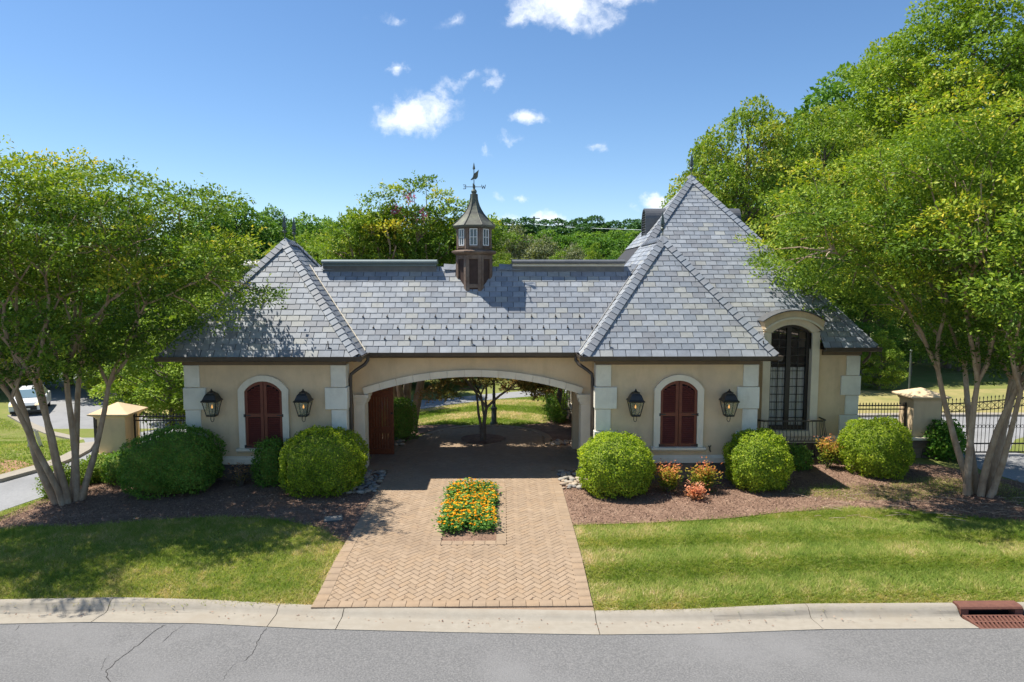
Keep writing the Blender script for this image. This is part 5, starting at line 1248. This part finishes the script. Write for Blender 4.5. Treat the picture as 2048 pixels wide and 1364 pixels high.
for j in range(13):
    for i in range(5):
        x = -.30+i*.19+rf.uniform(-.04,.04); y = 12.62+j*.205+rf.uniform(-.05,.05)
        if (j == 0 and i in (2,)) : continue
        if x > BED[1]-.08: x -= .05
        k = rf.randrange(3); o = protos[k] if not usedp[k] else copy_tree(protos[k]); usedp[k] = True
        o.location = (x, y, .03); o.rotation_euler = (0,0,rf.uniform(0,6.28)); s = rf.uniform(.85,1.15); o.scale = (s, s, s*rf.uniform(.62,.85))
for k in range(3):
    if not usedp[k]: protos[k].location = (.1,14,.03)

# ---- trees
def branch_path(p, d, L, rng, n=6, wob=.10, lift=.05):
    pts = [Vector(p)]; d = Vector(d).normalized()
    for i in range(n):
        d = (d+Vector(rng.normal(size=3))*wob+Vector((0,0,lift))).normalized(); pts.append(pts[-1]+d*(L/n))
    return pts, d
def myrtle(name, label, loc, stems, seed, scale=1.0, lm=None, leaf=.075, bark=None, crown=(0,0,0), flat=1.0, sub=3, pinks=(), group=None, lv=(1.75,1.25,.85), spread=(.35,.62), cull=None, low=.8, padr=1.0, padsp=.52, dens=1300, shoots=1.0, extra=()):
    rng = np.random.default_rng(seed); t = thing(name, label, 'tree', loc, group); tr = MB(); tips = []
    def grow(p, d, L, r, lev):
        pts, d2 = branch_path(p, d, L, rng, 5, .05 if lev == 0 else .10+.03*lev, .05 if lev < 2 else .02)
        if cull is not None and lev >= 1:
            e_ = bool(cull(np.array([pts[-1]])+np.array(loc))[0])
            if e_ and (lev >= 2 or (pts[-1].z+loc[2] > 4.5)): return
        tr.tube(pts, [r*(1-.42*i/5) for i in range(6)], 8 if lev == 0 else (6 if lev < 2 else 4), cap=False)
        if lev >= 1:
            for q in (pts[2:] if lev > 1 else pts[1:5:2]): tips.append((q, d2, lev))
        if lev >= 3: return
        k = sub if lev else sub
        a0 = rng.uniform(0, 6.28)
        for j in range(k):
            a = a0+j*6.283/k+rng.uniform(-.4,.4); u = d2.orthogonal().normalized(); v = d2.cross(u); sp = rng.uniform(*spread)*(1.15 if lev else 1)
            nd = d2*math.cos(sp)+(u*math.cos(a)+v*math.sin(a))*math.sin(sp); nd.z *= flat; nd = nd+Vector(crown)*.12
            grow(pts[-1], nd, lv[lev]*scale*rng.uniform(.75,1.2), r*.55*rng.uniform(.85,1.1), lev+1)
    for (bx_, by_, dx, dy, L, r) in stems: grow(Vector((bx_,by_,-.15)), Vector((dx,dy,1)), L, r, 0)
    # leaf pads: flattened clumps spaced along the outer branches, with loose shoots standing out of them
    order = rng.permutation(len(tips)); pads = []
    for i in order:
        q, d, lev = tips[i]; q = np.array(q)+rng.normal(size=3)*np.array([.12,.12,.08])*scale; r = rng.uniform(.36,.66)*scale*padr
        if lev == 1 and rng.uniform() > low: continue
        if cull is not None and bool(cull(q[None,:]+np.array(loc))[0]): continue
        if all(np.linalg.norm((q-o)*np.array([1,1,1.7])) > padsp*(r+s_) for o, s_ in pads): pads.append((q, r))
    limb = [(np.array(q), lev) for q, d, lev in tips if lev <= 2]
    for (wx, wy, wz, r) in extra:
        q = np.array([wx, wy, wz])-np.array(loc); j = min(limb, key=lambda x: np.linalg.norm(x[0]-q)+.6*max(0, x[0][2]-q[2]))[0]; pads.append((q, r))
        mid = (j+q)/2+np.array([0,0,.10]); tr.tube([j, mid, q], [.022,.016,.006], 5, cap=False)
    tr.build('trunk', bark or M['bark'], t, smooth=True, fixn=False)
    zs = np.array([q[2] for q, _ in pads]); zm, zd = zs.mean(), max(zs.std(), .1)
    P = []; ax = []; N = []; hv = []; C = []
    for q, r in pads:
        n = int(dens*r*r); dv = rdir(n, rng); up = rng.uniform(size=n) < .72; dv[up,2] = np.abs(dv[up,2]); sh = rng.uniform(.25,1,n)**.5
        sh *= 1+.30*np.sin(4*dv[:,0]+q[0]*5)*np.sin(4*dv[:,1]+q[1]*5)
        tilt = rng.normal(size=2)*.22; pp = dv*sh[:,None]*np.array([r,r,r*.42]); pp[:,2] += pp[:,0]*tilt[0]+pp[:,1]*tilt[1]; out = unit(pp*np.array([1,1,.6])+1e-6)
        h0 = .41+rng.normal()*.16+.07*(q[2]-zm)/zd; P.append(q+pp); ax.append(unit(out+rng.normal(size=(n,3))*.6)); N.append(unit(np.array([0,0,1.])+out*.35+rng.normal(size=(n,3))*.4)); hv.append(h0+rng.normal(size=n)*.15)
        m_ = int(9*shoots); c0 = q+rdir(m_, rng)*np.array([r,r,r*.4])*.8; dd = unit((c0-q)*np.array([1,1,1.])+np.array([0,0,.30*r])+rng.normal(size=(m_,3))*.12); Ls = rng.uniform(.18,.48,m_)*scale; f = (np.arange(8)+.5)/8
        p2 = (c0[:,None,:]+dd[:,None,:]*(f[None,:,None]*Ls[:,None,None])).reshape(-1,3); dr = np.repeat(dd, 8, 0); sd = unit(np.cross(dr, rng.normal(size=dr.shape)))
        P.append(p2); ax.append(unit(dr*.6+sd)); N.append(unit(np.array([0,0,1.])+rng.normal(size=dr.shape)*.4)); hv.append(h0+.10+rng.normal(size=len(p2))*.08+np.tile((f-.4)*.30, m_)); C.append(c0)
    P = np.concatenate(P); ax = np.concatenate(ax); N = np.concatenate(N); hv = np.concatenate(hv); C = np.concatenate(C); LL = leaf*rng.uniform(.7,1.25,len(P))
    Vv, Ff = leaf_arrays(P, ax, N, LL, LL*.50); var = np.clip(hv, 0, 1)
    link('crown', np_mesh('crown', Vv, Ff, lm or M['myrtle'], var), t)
    if pinks:
        PV = []; PF_ = []; c = 0
        for k in range(len(pinks)):
            p = np.array(atY(*pinks[k], 20.95))-np.array(loc); q = rng.normal(size=(60,3))*np.array([.085,.085,.10])+p; Vq, Fq = leaf_arrays(q, rdir(60, rng), rdir(60, rng), np.full(60,.07), np.full(60,.06)); PV.append(Vq); PF_.append(Fq+c); c += len(Vq)
        link('blossom', np_mesh('blossom', np.concatenate(PV), np.concatenate(PF_), M['pink'], rng.uniform(0,1,c//4)), t)
    return t, C
stemL = [(-.20,0,-.30,-.05,2.8,.098),(-.12,.05,-.15,.15,3.0,.086),(-.03,.1,-.03,.22,3.1,.086),(.05,-.08,.05,-.2,3.0,.083),(.14,.02,.15,.05,3.0,.086),(.20,.05,.27,.10,2.8,.079),(0.0,-.15,-.08,-.3,2.8,.072)]
p = G(138, 1006)
def expads(L, Y0, Y1, r0, r1, seed):
    rr_ = random.Random(seed); o = []
    for px, py in L:
        p_ = atY(px, py, rr_.uniform(Y0, Y1)); o.append((p_[0], p_[1], p_[2], rr_.uniform(r0, r1)))
    return o
EXL = expads([(300,690),(360,660),(415,640),(465,612),(510,596),(535,590),(250,712),(180,722),(100,735),(40,715),(-10,745),(320,610),(400,575),(60,640),(150,655),(230,630),(300,560),(120,590),(440,545),(20,580),(200,560),(350,500),(470,500),(280,650),(90,690),(210,680)], 13.2, 15.6, .38, .62, 5)
EXR = expads([(1900,655),(1800,640),(1985,660),(1700,598),(1625,575),(1565,545),(1530,500),(2040,600),(1950,580),(1850,570),(1590,480),(1680,520),(1760,560),(1545,525),(1640,540),(2020,680),(1870,620),(1740,610),(1930,630),(1600,430),(1660,460),(1820,520)], 13.6, 16.2, .42, .70, 6)
EXJ = expads([(880,772),(910,762),(940,770),(985,765),(1020,772),(1055,778),(1085,790),(900,790),(865,790),(960,752),(1040,756),(1070,765)], 19.6, 21.0, .26, .40, 7)
EXB = expads([(760,405),(795,388),(826,372),(852,362),(880,392),(908,412),(785,440),(850,425),(745,450),(915,445),(820,425),(890,430)], 20.9, 22.3, .34, .50, 8)
def cullL(P): return (P[:,2] < 2.75) | ((P[:,0] > -6.9) & (P[:,2] < 2.9+(P[:,0]+6.9)*.62)) | ((P[:,0] > -4.6) & (P[:,2] > 4.9)) | (P[:,0] > -3.7)
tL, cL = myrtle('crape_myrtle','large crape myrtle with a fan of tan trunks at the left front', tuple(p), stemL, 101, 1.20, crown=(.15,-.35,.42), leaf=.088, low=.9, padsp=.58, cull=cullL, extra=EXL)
stemR = [(-.28,0,-.16,-.05,2.8,.086),(-.15,.05,-.10,.15,3.0,.083),(-.02,-.05,-.03,-.25,3.0,.083),(.05,.1,.05,.25,3.1,.086),(.15,0,.17,-.1,3.0,.094),(.26,.02,.32,.05,2.8,.086),(.10,-.12,.08,-.3,2.8,.072)]
p = G(1958, 992)
def cullR(P): return (P[:,2] < 2.8) | ((P[:,0] < 9.6) & (P[:,2] < 4.35-(P[:,0]-7.8)*.8)) | (P[:,0] < 5.9)
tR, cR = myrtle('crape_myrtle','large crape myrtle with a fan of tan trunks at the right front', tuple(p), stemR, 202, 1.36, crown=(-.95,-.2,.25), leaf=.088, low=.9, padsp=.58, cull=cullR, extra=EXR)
stemB = [(-.15,0,-.16,0.1,3.1,.17),(.05,.05,.03,.15,3.2,.16),(.18,0,.14,.1,3.1,.16),(0,-.1,-.05,.05,3.0,.13)]
p = G(812, 860)
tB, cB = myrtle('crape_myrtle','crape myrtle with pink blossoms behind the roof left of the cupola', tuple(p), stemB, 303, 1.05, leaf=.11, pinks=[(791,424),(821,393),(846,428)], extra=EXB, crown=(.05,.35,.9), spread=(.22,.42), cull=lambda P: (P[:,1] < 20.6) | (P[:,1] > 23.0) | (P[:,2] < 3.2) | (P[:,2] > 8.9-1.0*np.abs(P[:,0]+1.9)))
tB2, cB2 = myrtle('crape_myrtle','olive crape myrtle crown behind the left end of the roof ridge', (-6.0,27.5,float(terrain(-6.0,27.5))), stemB, 304, .92, leaf=.12, lm=M['gold'], crown=(.0,.1,.2), spread=(.25,.5))
p = G(965, 884)
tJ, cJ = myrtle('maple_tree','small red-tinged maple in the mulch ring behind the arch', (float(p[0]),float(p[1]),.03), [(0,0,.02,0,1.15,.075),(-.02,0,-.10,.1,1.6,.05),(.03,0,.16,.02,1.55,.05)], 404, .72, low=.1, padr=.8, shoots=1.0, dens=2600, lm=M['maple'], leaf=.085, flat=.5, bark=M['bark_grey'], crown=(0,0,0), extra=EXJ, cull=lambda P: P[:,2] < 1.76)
p = G(1103, 815)
tK, cK = myrtle('small_tree','small dark-trunked tree on the lawn at the right of the arch view', tuple(p), [(0,0,-.3,0,1.0,.10),(.05,0,.3,.1,1.0,.09),(0,.05,0,.3,1.1,.09),(0,-.05,.1,-.3,1.0,.08)], 405, .85, padr=.75, lm=M['broad'], leaf=.09, bark=M['bark_grey'])

def clump_tree(seed, H, cw, cz0, nclump, cr, nleaf, leaf, lm, bark, trunk_r, flat=.7, top=1.0, tall=1.0, lean=0.0, taper=.6):
    """meshes of a broadleaf tree: trunk with limbs, crown of leaf clumps in an uneven ellipsoid"""
    rng = np.random.default_rng(seed); tr = MB(); H0 = H*.88
    tp = [Vector((lean*z*z/H+.06*math.sin(z), .05*math.cos(1.3*z), z)) for z in np.linspace(-.3, H0, 9)]; tr.tube(tp, [trunk_r*(1-.85*i/8) for i in range(9)], 8, cap=False)
    cs = []
    ch = H-cz0; k = 0
    while len(cs) < nclump and k < nclump*60:
        k += 1; u = rng.uniform(0, 1); z = cz0+ch*(.06+.90*u); rad = cw*(math.sin(math.pi*min(1,(.10+.90*u)**taper)))**.7; a = rng.uniform(0, 6.28); q = rad*math.sqrt(rng.uniform(.18,1)); r = cr*rng.uniform(.65,1.3)
        c = np.array([q*math.cos(a)+lean*z*z/H, q*math.sin(a), z-r*.3])
        if all(np.linalg.norm((c-o)*np.array([1,1,1.4])) > .56*(r+s) for o, s in cs): cs.append((c, r))
    P = []; D_ = []; N_ = []; hv = []
    tot = sum(r*r for _, r in cs)
    for c, r in cs:
        b = Vector(c); zb = max(cz0*.7, c[2]-r*1.2-.12*np.linalg.norm(c[:2])); s = Vector((lean*zb*zb/H, 0, zb)); mid = s.lerp(b, .5)+Vector((0,0,-.10*r)); tr.tube([s, mid, b], [trunk_r*.28, trunk_r*.18, .02], 5, cap=False)
        n = int(nleaf*r*r/tot); d = rdir(n, rng); fl = rng.uniform(size=n) < .7; d[fl,2] = np.abs(d[fl,2]); sh = rng.uniform(.35,1,n)**.45; sh *= 1+.22*np.sin(5*d[:,0]+c[0]*3)*np.sin(4*d[:,1]+c[1]*3)
        pp = c+d*sh[:,None]*np.array([r,r,r*flat]); P.append(pp); out = unit(pp-c+1e-6); D_.append(unit(out+rng.normal(size=(n,3))*.8+np.array([0,0,-.25]))); N_.append(unit(np.array([0,0,1.])+out*.5+rng.normal(size=(n,3))*.55)); hv.append(np.full(n, rng.normal()*.13))
    P = np.concatenate(P); D_ = np.concatenate(D_); N_ = np.concatenate(N_); hv = np.concatenate(hv); n = len(P); Ls = leaf*rng.uniform(.65,1.3,n)
    Vv, Ff = leaf_arrays(P, D_, N_, Ls, Ls*.68); var = np.clip(.45+hv+rng.normal(size=n)*.18, 0, 1)
    tm = tr.mesh('trunk', bark); shade(tm); return tm, np_mesh('crown', Vv, Ff, lm, var)
PROTO = {}
PROTO['poplar'] = (clump_tree(1, 19, 5.2, 4.5, 120, 1.35, 85000, .165, M['poplar'], M['bark_grey'], .32, .62), 19)
PROTO['gold'] = (clump_tree(2, 11, 3.9, 2.2, 95, .95, 55000, .135, M['gold'], M['bark_grey'], .20, .7), 11)
PROTO['broad'] = (clump_tree(3, 10, 3.6, 1.2, 70, 1.05, 26000, .19, M['broad'], M['bark_grey'], .22, .75), 10)
PROTO['broad2'] = (clump_tree(4, 12, 3.3, 1.5, 70, 1.05, 24000, .21, M['broad'], M['bark_grey'], .22, .8, taper=.75), 12)
PROTO['lush'] = (clump_tree(5, 6, 2.2, .5, 60, .62, 24000, .12, M['poplar'], M['bark_grey'], .12, .7), 6)
PROTO['olive'] = (clump_tree(6, 12, 5.0, 1.5, 90, 1.15, 22000, .26, M['olive'], M['bark_grey'], .3, .8), 12)
PROTO['pine'] = (clump_tree(7, 16, 2.5, 6.0, 40, 1.0, 9000, .34, M['pine'], M['bark_grey'], .25, .55, taper=.8), 16)
def plant(kind, label, px, ptop, Y, cat='tree', name=None, group=None, w=1.0, seed=0, base=None):
    (tm, cm), H = PROTO[kind]; p = atY(px, ptop, Y); zb = float(terrain(p[0], Y)); s = (p[2]-zb)/H
    t = thing(name or {'poplar':'poplar_tree','gold':'maple_tree','broad':'broadleaf_tree','broad2':'broadleaf_tree','lush':'young_tree','olive':'oak_tree','pine':'pine_tree'}[kind], label, cat, (p[0], Y, zb), group, rz=seed*1.7)
    t.scale = (s*w, s*w, s); link('trunk', tm, t); link('crown', cm, t); return t
plant('poplar','tallest poplar at the top right corner above the right myrtle',1935,-90,37,seed=1)
plant('poplar','tall poplar left of the tallest one, rising out of the right treeline',1790,40,43,seed=2,w=.9)
plant('poplar','poplar at the far right edge of the photo behind the tallest one',2140,-40,41,seed=3)
plant('broad','dark blue-green tree peeking between the tall poplars and the yellowing tree',1690,130,50,seed=4,w=.9)
plant('gold','yellowing maple rising just right of the tower roof peak',1500,175,33,seed=5,w=.78)
plant('gold','yellow-green maple between the tower maple and the tall poplars',1655,190,36,seed=6,w=.85)
plant('gold','low yellowing maple directly behind the tower right slope',1425,262,35,seed=14,w=.55)
plant('lush','young bright green tree left of the gatehouse beside the left eave',330,585,25,seed=7,w=1.1)
plant('lush','pale layered young tree in front of the dark woods right of the gatehouse',1765,660,29.5,seed=8,w=1.0)
for k, (px, pt, Y) in enumerate([(1640,560,31),(1730,540,33),(1830,560,34),(1930,540,35.5),(2040,560,34),(1560,520,33),(2150,500,36)]):
    plant('broad' if k % 2 else 'broad2', 'dark tree in the shaded row at the wood edge right of the gatehouse', px, pt, Y, group='shaded wood edge trees on the right', seed=20+k, w=.85)
for k, (px, pt, Y) in enumerate([(1750,300,46),(1880,290,48),(2010,300,48),(1620,400,48)]):
    plant('broad' if k % 2 else 'poplar', 'green tree filling the wood behind the tall poplars', px, pt, Y, group='trees filling the right wood', seed=40+k)
for k, (px, pt, Y, w) in enumerate([(820,650,30.5,1.5),(700,640,31,1.4),(885,655,31,1.6),(965,650,34,1.5),(1040,640,36,1.5),(1130,640,38,1.5),(760,650,32,1.5),(1220,640,39,1.3)]):
    plant('broad', 'dark tree beyond the rear road, seen low through the arch', px, pt, Y, group='dark trees beyond the rear road', seed=50+k, w=w)
for k, (px, pt, Y, kd, w, lab) in enumerate([(470,392,58,'broad2',.95,'tall green tree just left of the left finials'),(425,400,56,'broad',.9,'rounded green tree against the sky right of the left myrtle'),(545,405,64,'broad2',.7,'narrow tree tip directly above the left wing peak'),
    (520,425,60,'broad',.9,'green tree behind the left wing peak'),(612,424,62,'broad',1.0,'green tree just right of the left finials'),(660,428,66,'broad2',.9,'dark narrow tree over the left ridge vent, nearer the left wing'),(705,420,68,'broad2',.9,'dark narrow tree left of the pink blossomed myrtle'),
    (370,440,52,'broad',1.0,'green tree behind the right half of the left myrtle crown'),(250,440,50,'broad2',1.0,'green tree behind the middle of the left myrtle crown'),(120,420,52,'broad',1.1,'green tree behind the left myrtle crown, left of its middle'),(0,430,50,'broad2',1.1,'green tree behind the left myrtle at the left edge'),
    (-120,400,50,'broad',1.2,'green tree just outside the left edge behind the myrtle'),(420,560,40,'lush',1.3,'bright bushy tree behind the left eave of the left wing'),(470,540,44,'lush',1.3,'bright bushy tree beside the left wing vent'),(240,600,48,'lush',1.5,'bright bushy tree at the end of the left road'),(40,640,50,'lush',1.4,'bright bushy tree behind the white car')]):
    plant(kd, lab, px, pt, Y, seed=70+k, w=w)
for k, (px, pt, Y, w, kd, lab) in enumerate([(1030,448,62,.9,'olive','silvery oak directly right of the cupola'),(1090,470,60,.9,'olive','silvery oak below the utility pole'),(1150,486,66,.8,'olive','low silvery oak between the pole and the bright round tree'),(1190,482,56,.62,'lush','bright round tree behind the right ridge vent'),
    (1260,492,64,.8,'olive','grey-green oak left of the tower vent'),(1000,488,44,.8,'gold','yellowish low tree at the right foot of the cupola'),(1230,500,60,.7,'broad','small green tree behind the right end of the right ridge vent'),(1120,500,55,.8,'lush','small bright tree behind the middle of the right ridge vent'),(880,480,60,1.0,'broad','green tree behind the cupola and pink myrtle')]):
    plant(kd, lab, px, pt, Y, seed=90+k, w=w)
for k in range(20):
    px = 985+k*17+random.uniform(-6,6); pt = (440,446,437,452,432,447,440,455)[k % 8]+random.uniform(-4,4)
    plant('pine', 'distant pine on the skyline right of the cupola', px, pt, 100+random.uniform(-8,14), group='distant pines on the skyline', seed=120+k, w=1.25)
for k in range(10):
    px = 985+k*36+random.uniform(-6,6); plant('broad', 'distant tree below the skyline pines', px, 462+random.uniform(-5,8), 92+random.uniform(-5,5), group='distant trees below the pines', seed=150+k, w=1.5)
for k in range(12):
    px = 380+k*45; plant('broad2', 'distant tree behind the row left of the cupola', px, 440+random.uniform(-8,10), 78+random.uniform(-3,6), group='distant trees left of the cupola', seed=170+k, w=1.2)

# ------------------------------------------------------------------ grass blades and bark chips
def inpoly(x, y, poly):
    r = np.zeros(len(x), bool); n = len(poly)
    for i in range(n):
        x0, y0 = poly[i]; x1, y1 = poly[(i+1) % n]
        if y0 == y1: continue
        r ^= ((y0 > y) != (y1 > y)) & (x < (x1-x0)*(y-y0)/(y1-y0)+x0)
    return r
def blades(name, label, poly, dens, h, w, seed, stripe=None, straw=0.0, jitter=.075, dry=None, sheen_tint=.055):
    rng = np.random.default_rng(seed); xs = [p[0] for p in poly]; ys = [p[1] for p in poly]; A = (max(xs)-min(xs))*(max(ys)-min(ys)); n = int(A*dens)
    x = rng.uniform(min(xs), max(xs), n); y = rng.uniform(min(ys), max(ys), n); k = inpoly(x+rng.normal(size=n)*jitter, y+rng.normal(size=n)*jitter, poly); x = x[k]; y = y[k]; n = len(x)
    a = rng.uniform(0, 6.28, n); lean = rng.normal(size=(n,2))*.85; st = np.zeros(n)
    if stripe is not None:
        st = stripe(x, y); lean[:,0] += .3*st; lean[:,1] += .8*st
    hh = h*rng.uniform(.55,1.3,n)*(1+.5*(vnoise(x, y, .5, seed)-.5)); B = np.stack([x, y, terrain(x, y)-.005], 1); S = np.stack([np.cos(a), np.sin(a), 0*a], 1)*(w*rng.uniform(.7,1.3,n)/2)[:,None]
    T = B+np.stack([lean[:,0]*hh, lean[:,1]*hh, hh], 1); Vv = np.stack([B-S, B+S, T], 1).reshape(-1,3); Ff = np.arange(3*n).reshape(-1,3)
    var = .36+rng.normal(size=n)*.16+.36*(vnoise(x, y, .9, seed+1)-.5)+.34*(vnoise(x, y, .22, seed+2)-.5)+.34*(vnoise(x, y, .07, seed+5)-.5)+straw+sheen_tint*st  # mowing bands also tinted: sheen of leaning blades painted into their colour
    if dry is not None: var += dry(x, y)
    o = link(name, np_mesh(name, Vv, Ff, M['blade'], np.clip(var, 0, 1))); return tag(o, label, 'grass', kind='stuff')
kxL = np.linspace(-11, -DX-.02, 22); kxR = np.linspace(DX+.02, 11.5, 24)
LAWN_L = kerb_back(kxL)+[(-DX-.01,11.5),(-DX-.01,12.0)]+EDGE_L[::-1]
LAWN_R = kerb_back(kxR)+EDGE_R[::-1]+[(DX+.01,11.5)]
edge_dry = lambda x, y: .30*np.exp(-np.maximum(0, np.abs(x)-DX)/.35)+.22*np.exp(-np.maximum(0, y-kerb_y(x)-.6)/.35)
mow = lambda x, y: np.tanh(3*np.sin((y-.02*x-10.1)*2*math.pi/1.15+.5*np.sin(x*.7)))
blades('lawn_grass','mown grass of the lawn left of the drive', LAWN_L, 5200, .055, .013, 1, None, .04, dry=edge_dry)
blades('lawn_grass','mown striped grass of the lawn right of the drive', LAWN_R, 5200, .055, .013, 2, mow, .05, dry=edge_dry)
blades('ground_cover','thin grass growing in the right mulch bed by the globes', P2([(1590,988),(1640,972),(1760,975),(1850,955),(1935,965),(1940,985),(1850,1000),(1700,1005)]), 2200, .06, .012, 3, None, .1, .12)
blades('ground_cover','grass strip between the left mulch bed and the left road', P2([(-150,1070),(0,1026),(112,988),(150,962),(140,985),(110,1000),(0,1046),(-150,1085)]), 3500, .05, .012, 4, None, 0, .05)
blades('ground_cover','grass strip beside the right road behind the right myrtle', P2([(1990,962),(2048,985),(2200,1030),(2200,1075),(2060,1020),(1980,990)]), 2500, .05, .012, 5, None, 0, .05)
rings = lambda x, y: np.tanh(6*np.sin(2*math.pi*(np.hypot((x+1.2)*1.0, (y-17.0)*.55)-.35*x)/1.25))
back = P2([(822,824),(905,811),(990,801),(1100,792),(1180,786),(1240,800)])+[(3.1,25.2),(2.55,23.8),(2.2,22.5),(1.3,22.35),(.2,22.35),(-1.0,22.45),(-3.2,22.2),(-6.0,22.1),(-6.0,25.0)]
blades('rear_lawn_grass','striped bright grass seen through the arch', back, 1500, .055, .022, 6, rings, .04, sheen_tint=.38)
blades('rear_lawn_grass','bright grass between the two left roads', P2([(-60,962),(0,955),(100,929),(150,906),(160,894),(90,876),(50,860),(10,838),(-60,830)]), 500, .06, .03, 7, None, -.03)
def chips(name, label, poly, dens, seed, size=(.02,.055), skip=None):
    rng = np.random.default_rng(seed); xs = [p[0] for p in poly]; ys = [p[1] for p in poly]; n = int((max(xs)-min(xs))*(max(ys)-min(ys))*dens)
    x = rng.uniform(min(xs), max(xs), n); y = rng.uniform(min(ys), max(ys), n); k = inpoly(x+rng.normal(size=n)*.03, y+rng.normal(size=n)*.03, poly)
    if skip is not None: k &= ~skip(x, y)
    x = x[k]; y = y[k]; n = len(x); d = rng.normal(size=(n,3)); d[:,2] *= .25; L = rng.uniform(*size, n)
    P = np.stack([x, y, terrain(x, y)+.018+rng.uniform(0,.02,n)], 1); N = np.tile([0,0,1.], (n,1))+rng.normal(size=(n,3))*.35
    Vv, Ff = leaf_arrays(P, d, N, L, L*rng.uniform(.25,.6,n)); o = link(name, np_mesh(name, Vv, Ff, M['chip'], rng.beta(1.6,2.2,n))); return tag(o, label, 'mulch', kind='stuff')
chips('bark_mulch','loose bark mulch in the bed left of the drive', mulchL, 900, 1, skip=lambda x, y: (x > -3) & (y > 15) )
chips('bark_mulch','loose bark mulch and straw in the bed right of the drive', mulchR, 900, 2, skip=lambda x, y: (x < 3) & (y > 15.3))
chips('bark_mulch','fine bark mulch around the flowers in the drive', [(BED[0],BED[2]),(BED[1],BED[2]),(BED[1],BED[3]),(BED[0],BED[3])], 1500, 3, (.012,.03))
rr_ = random.Random(77); m = MB()
for k in range(60):
    x, y = rr_.uniform(7.0,12.0), rr_.uniform(13.2,14.9); a = rr_.uniform(-.9,.3); L = rr_.uniform(.12,.5); m.tube([(x,y,.045),(x+L*.5*math.cos(a),y+L*.5*math.sin(a),.06),(x+L*math.cos(a),y+L*math.sin(a),.05)], .005, 4)
tag(m.build('twigs', M['bark']), 'pale fallen twigs lying on the right mulch bed', 'twigs', kind='stuff')

rng_ = np.random.default_rng(55); n_ = 420
x_ = np.concatenate([rng_.uniform(-2.0,2.0,170), rng_.normal(-1.75,.22,90), rng_.uniform(-7,7.4,160)]); y_ = np.concatenate([rng_.uniform(10.1,16.0,170), rng_.uniform(10.5,15.5,90), kerb_y(x_[260:])+.30+rng_.normal(size=160)*.08])
z_ = np.where(np.arange(n_) < 260, terrain(x_, y_)+.045, -.150); k_ = ~((x_ > BED[0]) & (x_ < BED[1]) & (y_ > BED[2]) & (y_ < BED[3])); x_, y_, z_ = x_[k_], y_[k_], z_[k_]; d_ = rng_.normal(size=(len(x_),3)); d_[:,2] *= .15
Vq, Fq = leaf_arrays(np.stack([x_, y_, z_], 1), d_, np.tile([0,0,1.], (len(x_),1))+rng_.normal(size=(len(x_),3))*.25, rng_.uniform(.02,.05,len(x_)), rng_.uniform(.01,.025,len(x_)))
tag(link('leaf_litter', np_mesh('leaf_litter', Vq, Fq, M['chip'], rng_.uniform(.1,.9,len(x_)))), 'scattered fallen leaves on the paved drive and in the gutter', 'leaves', kind='stuff')
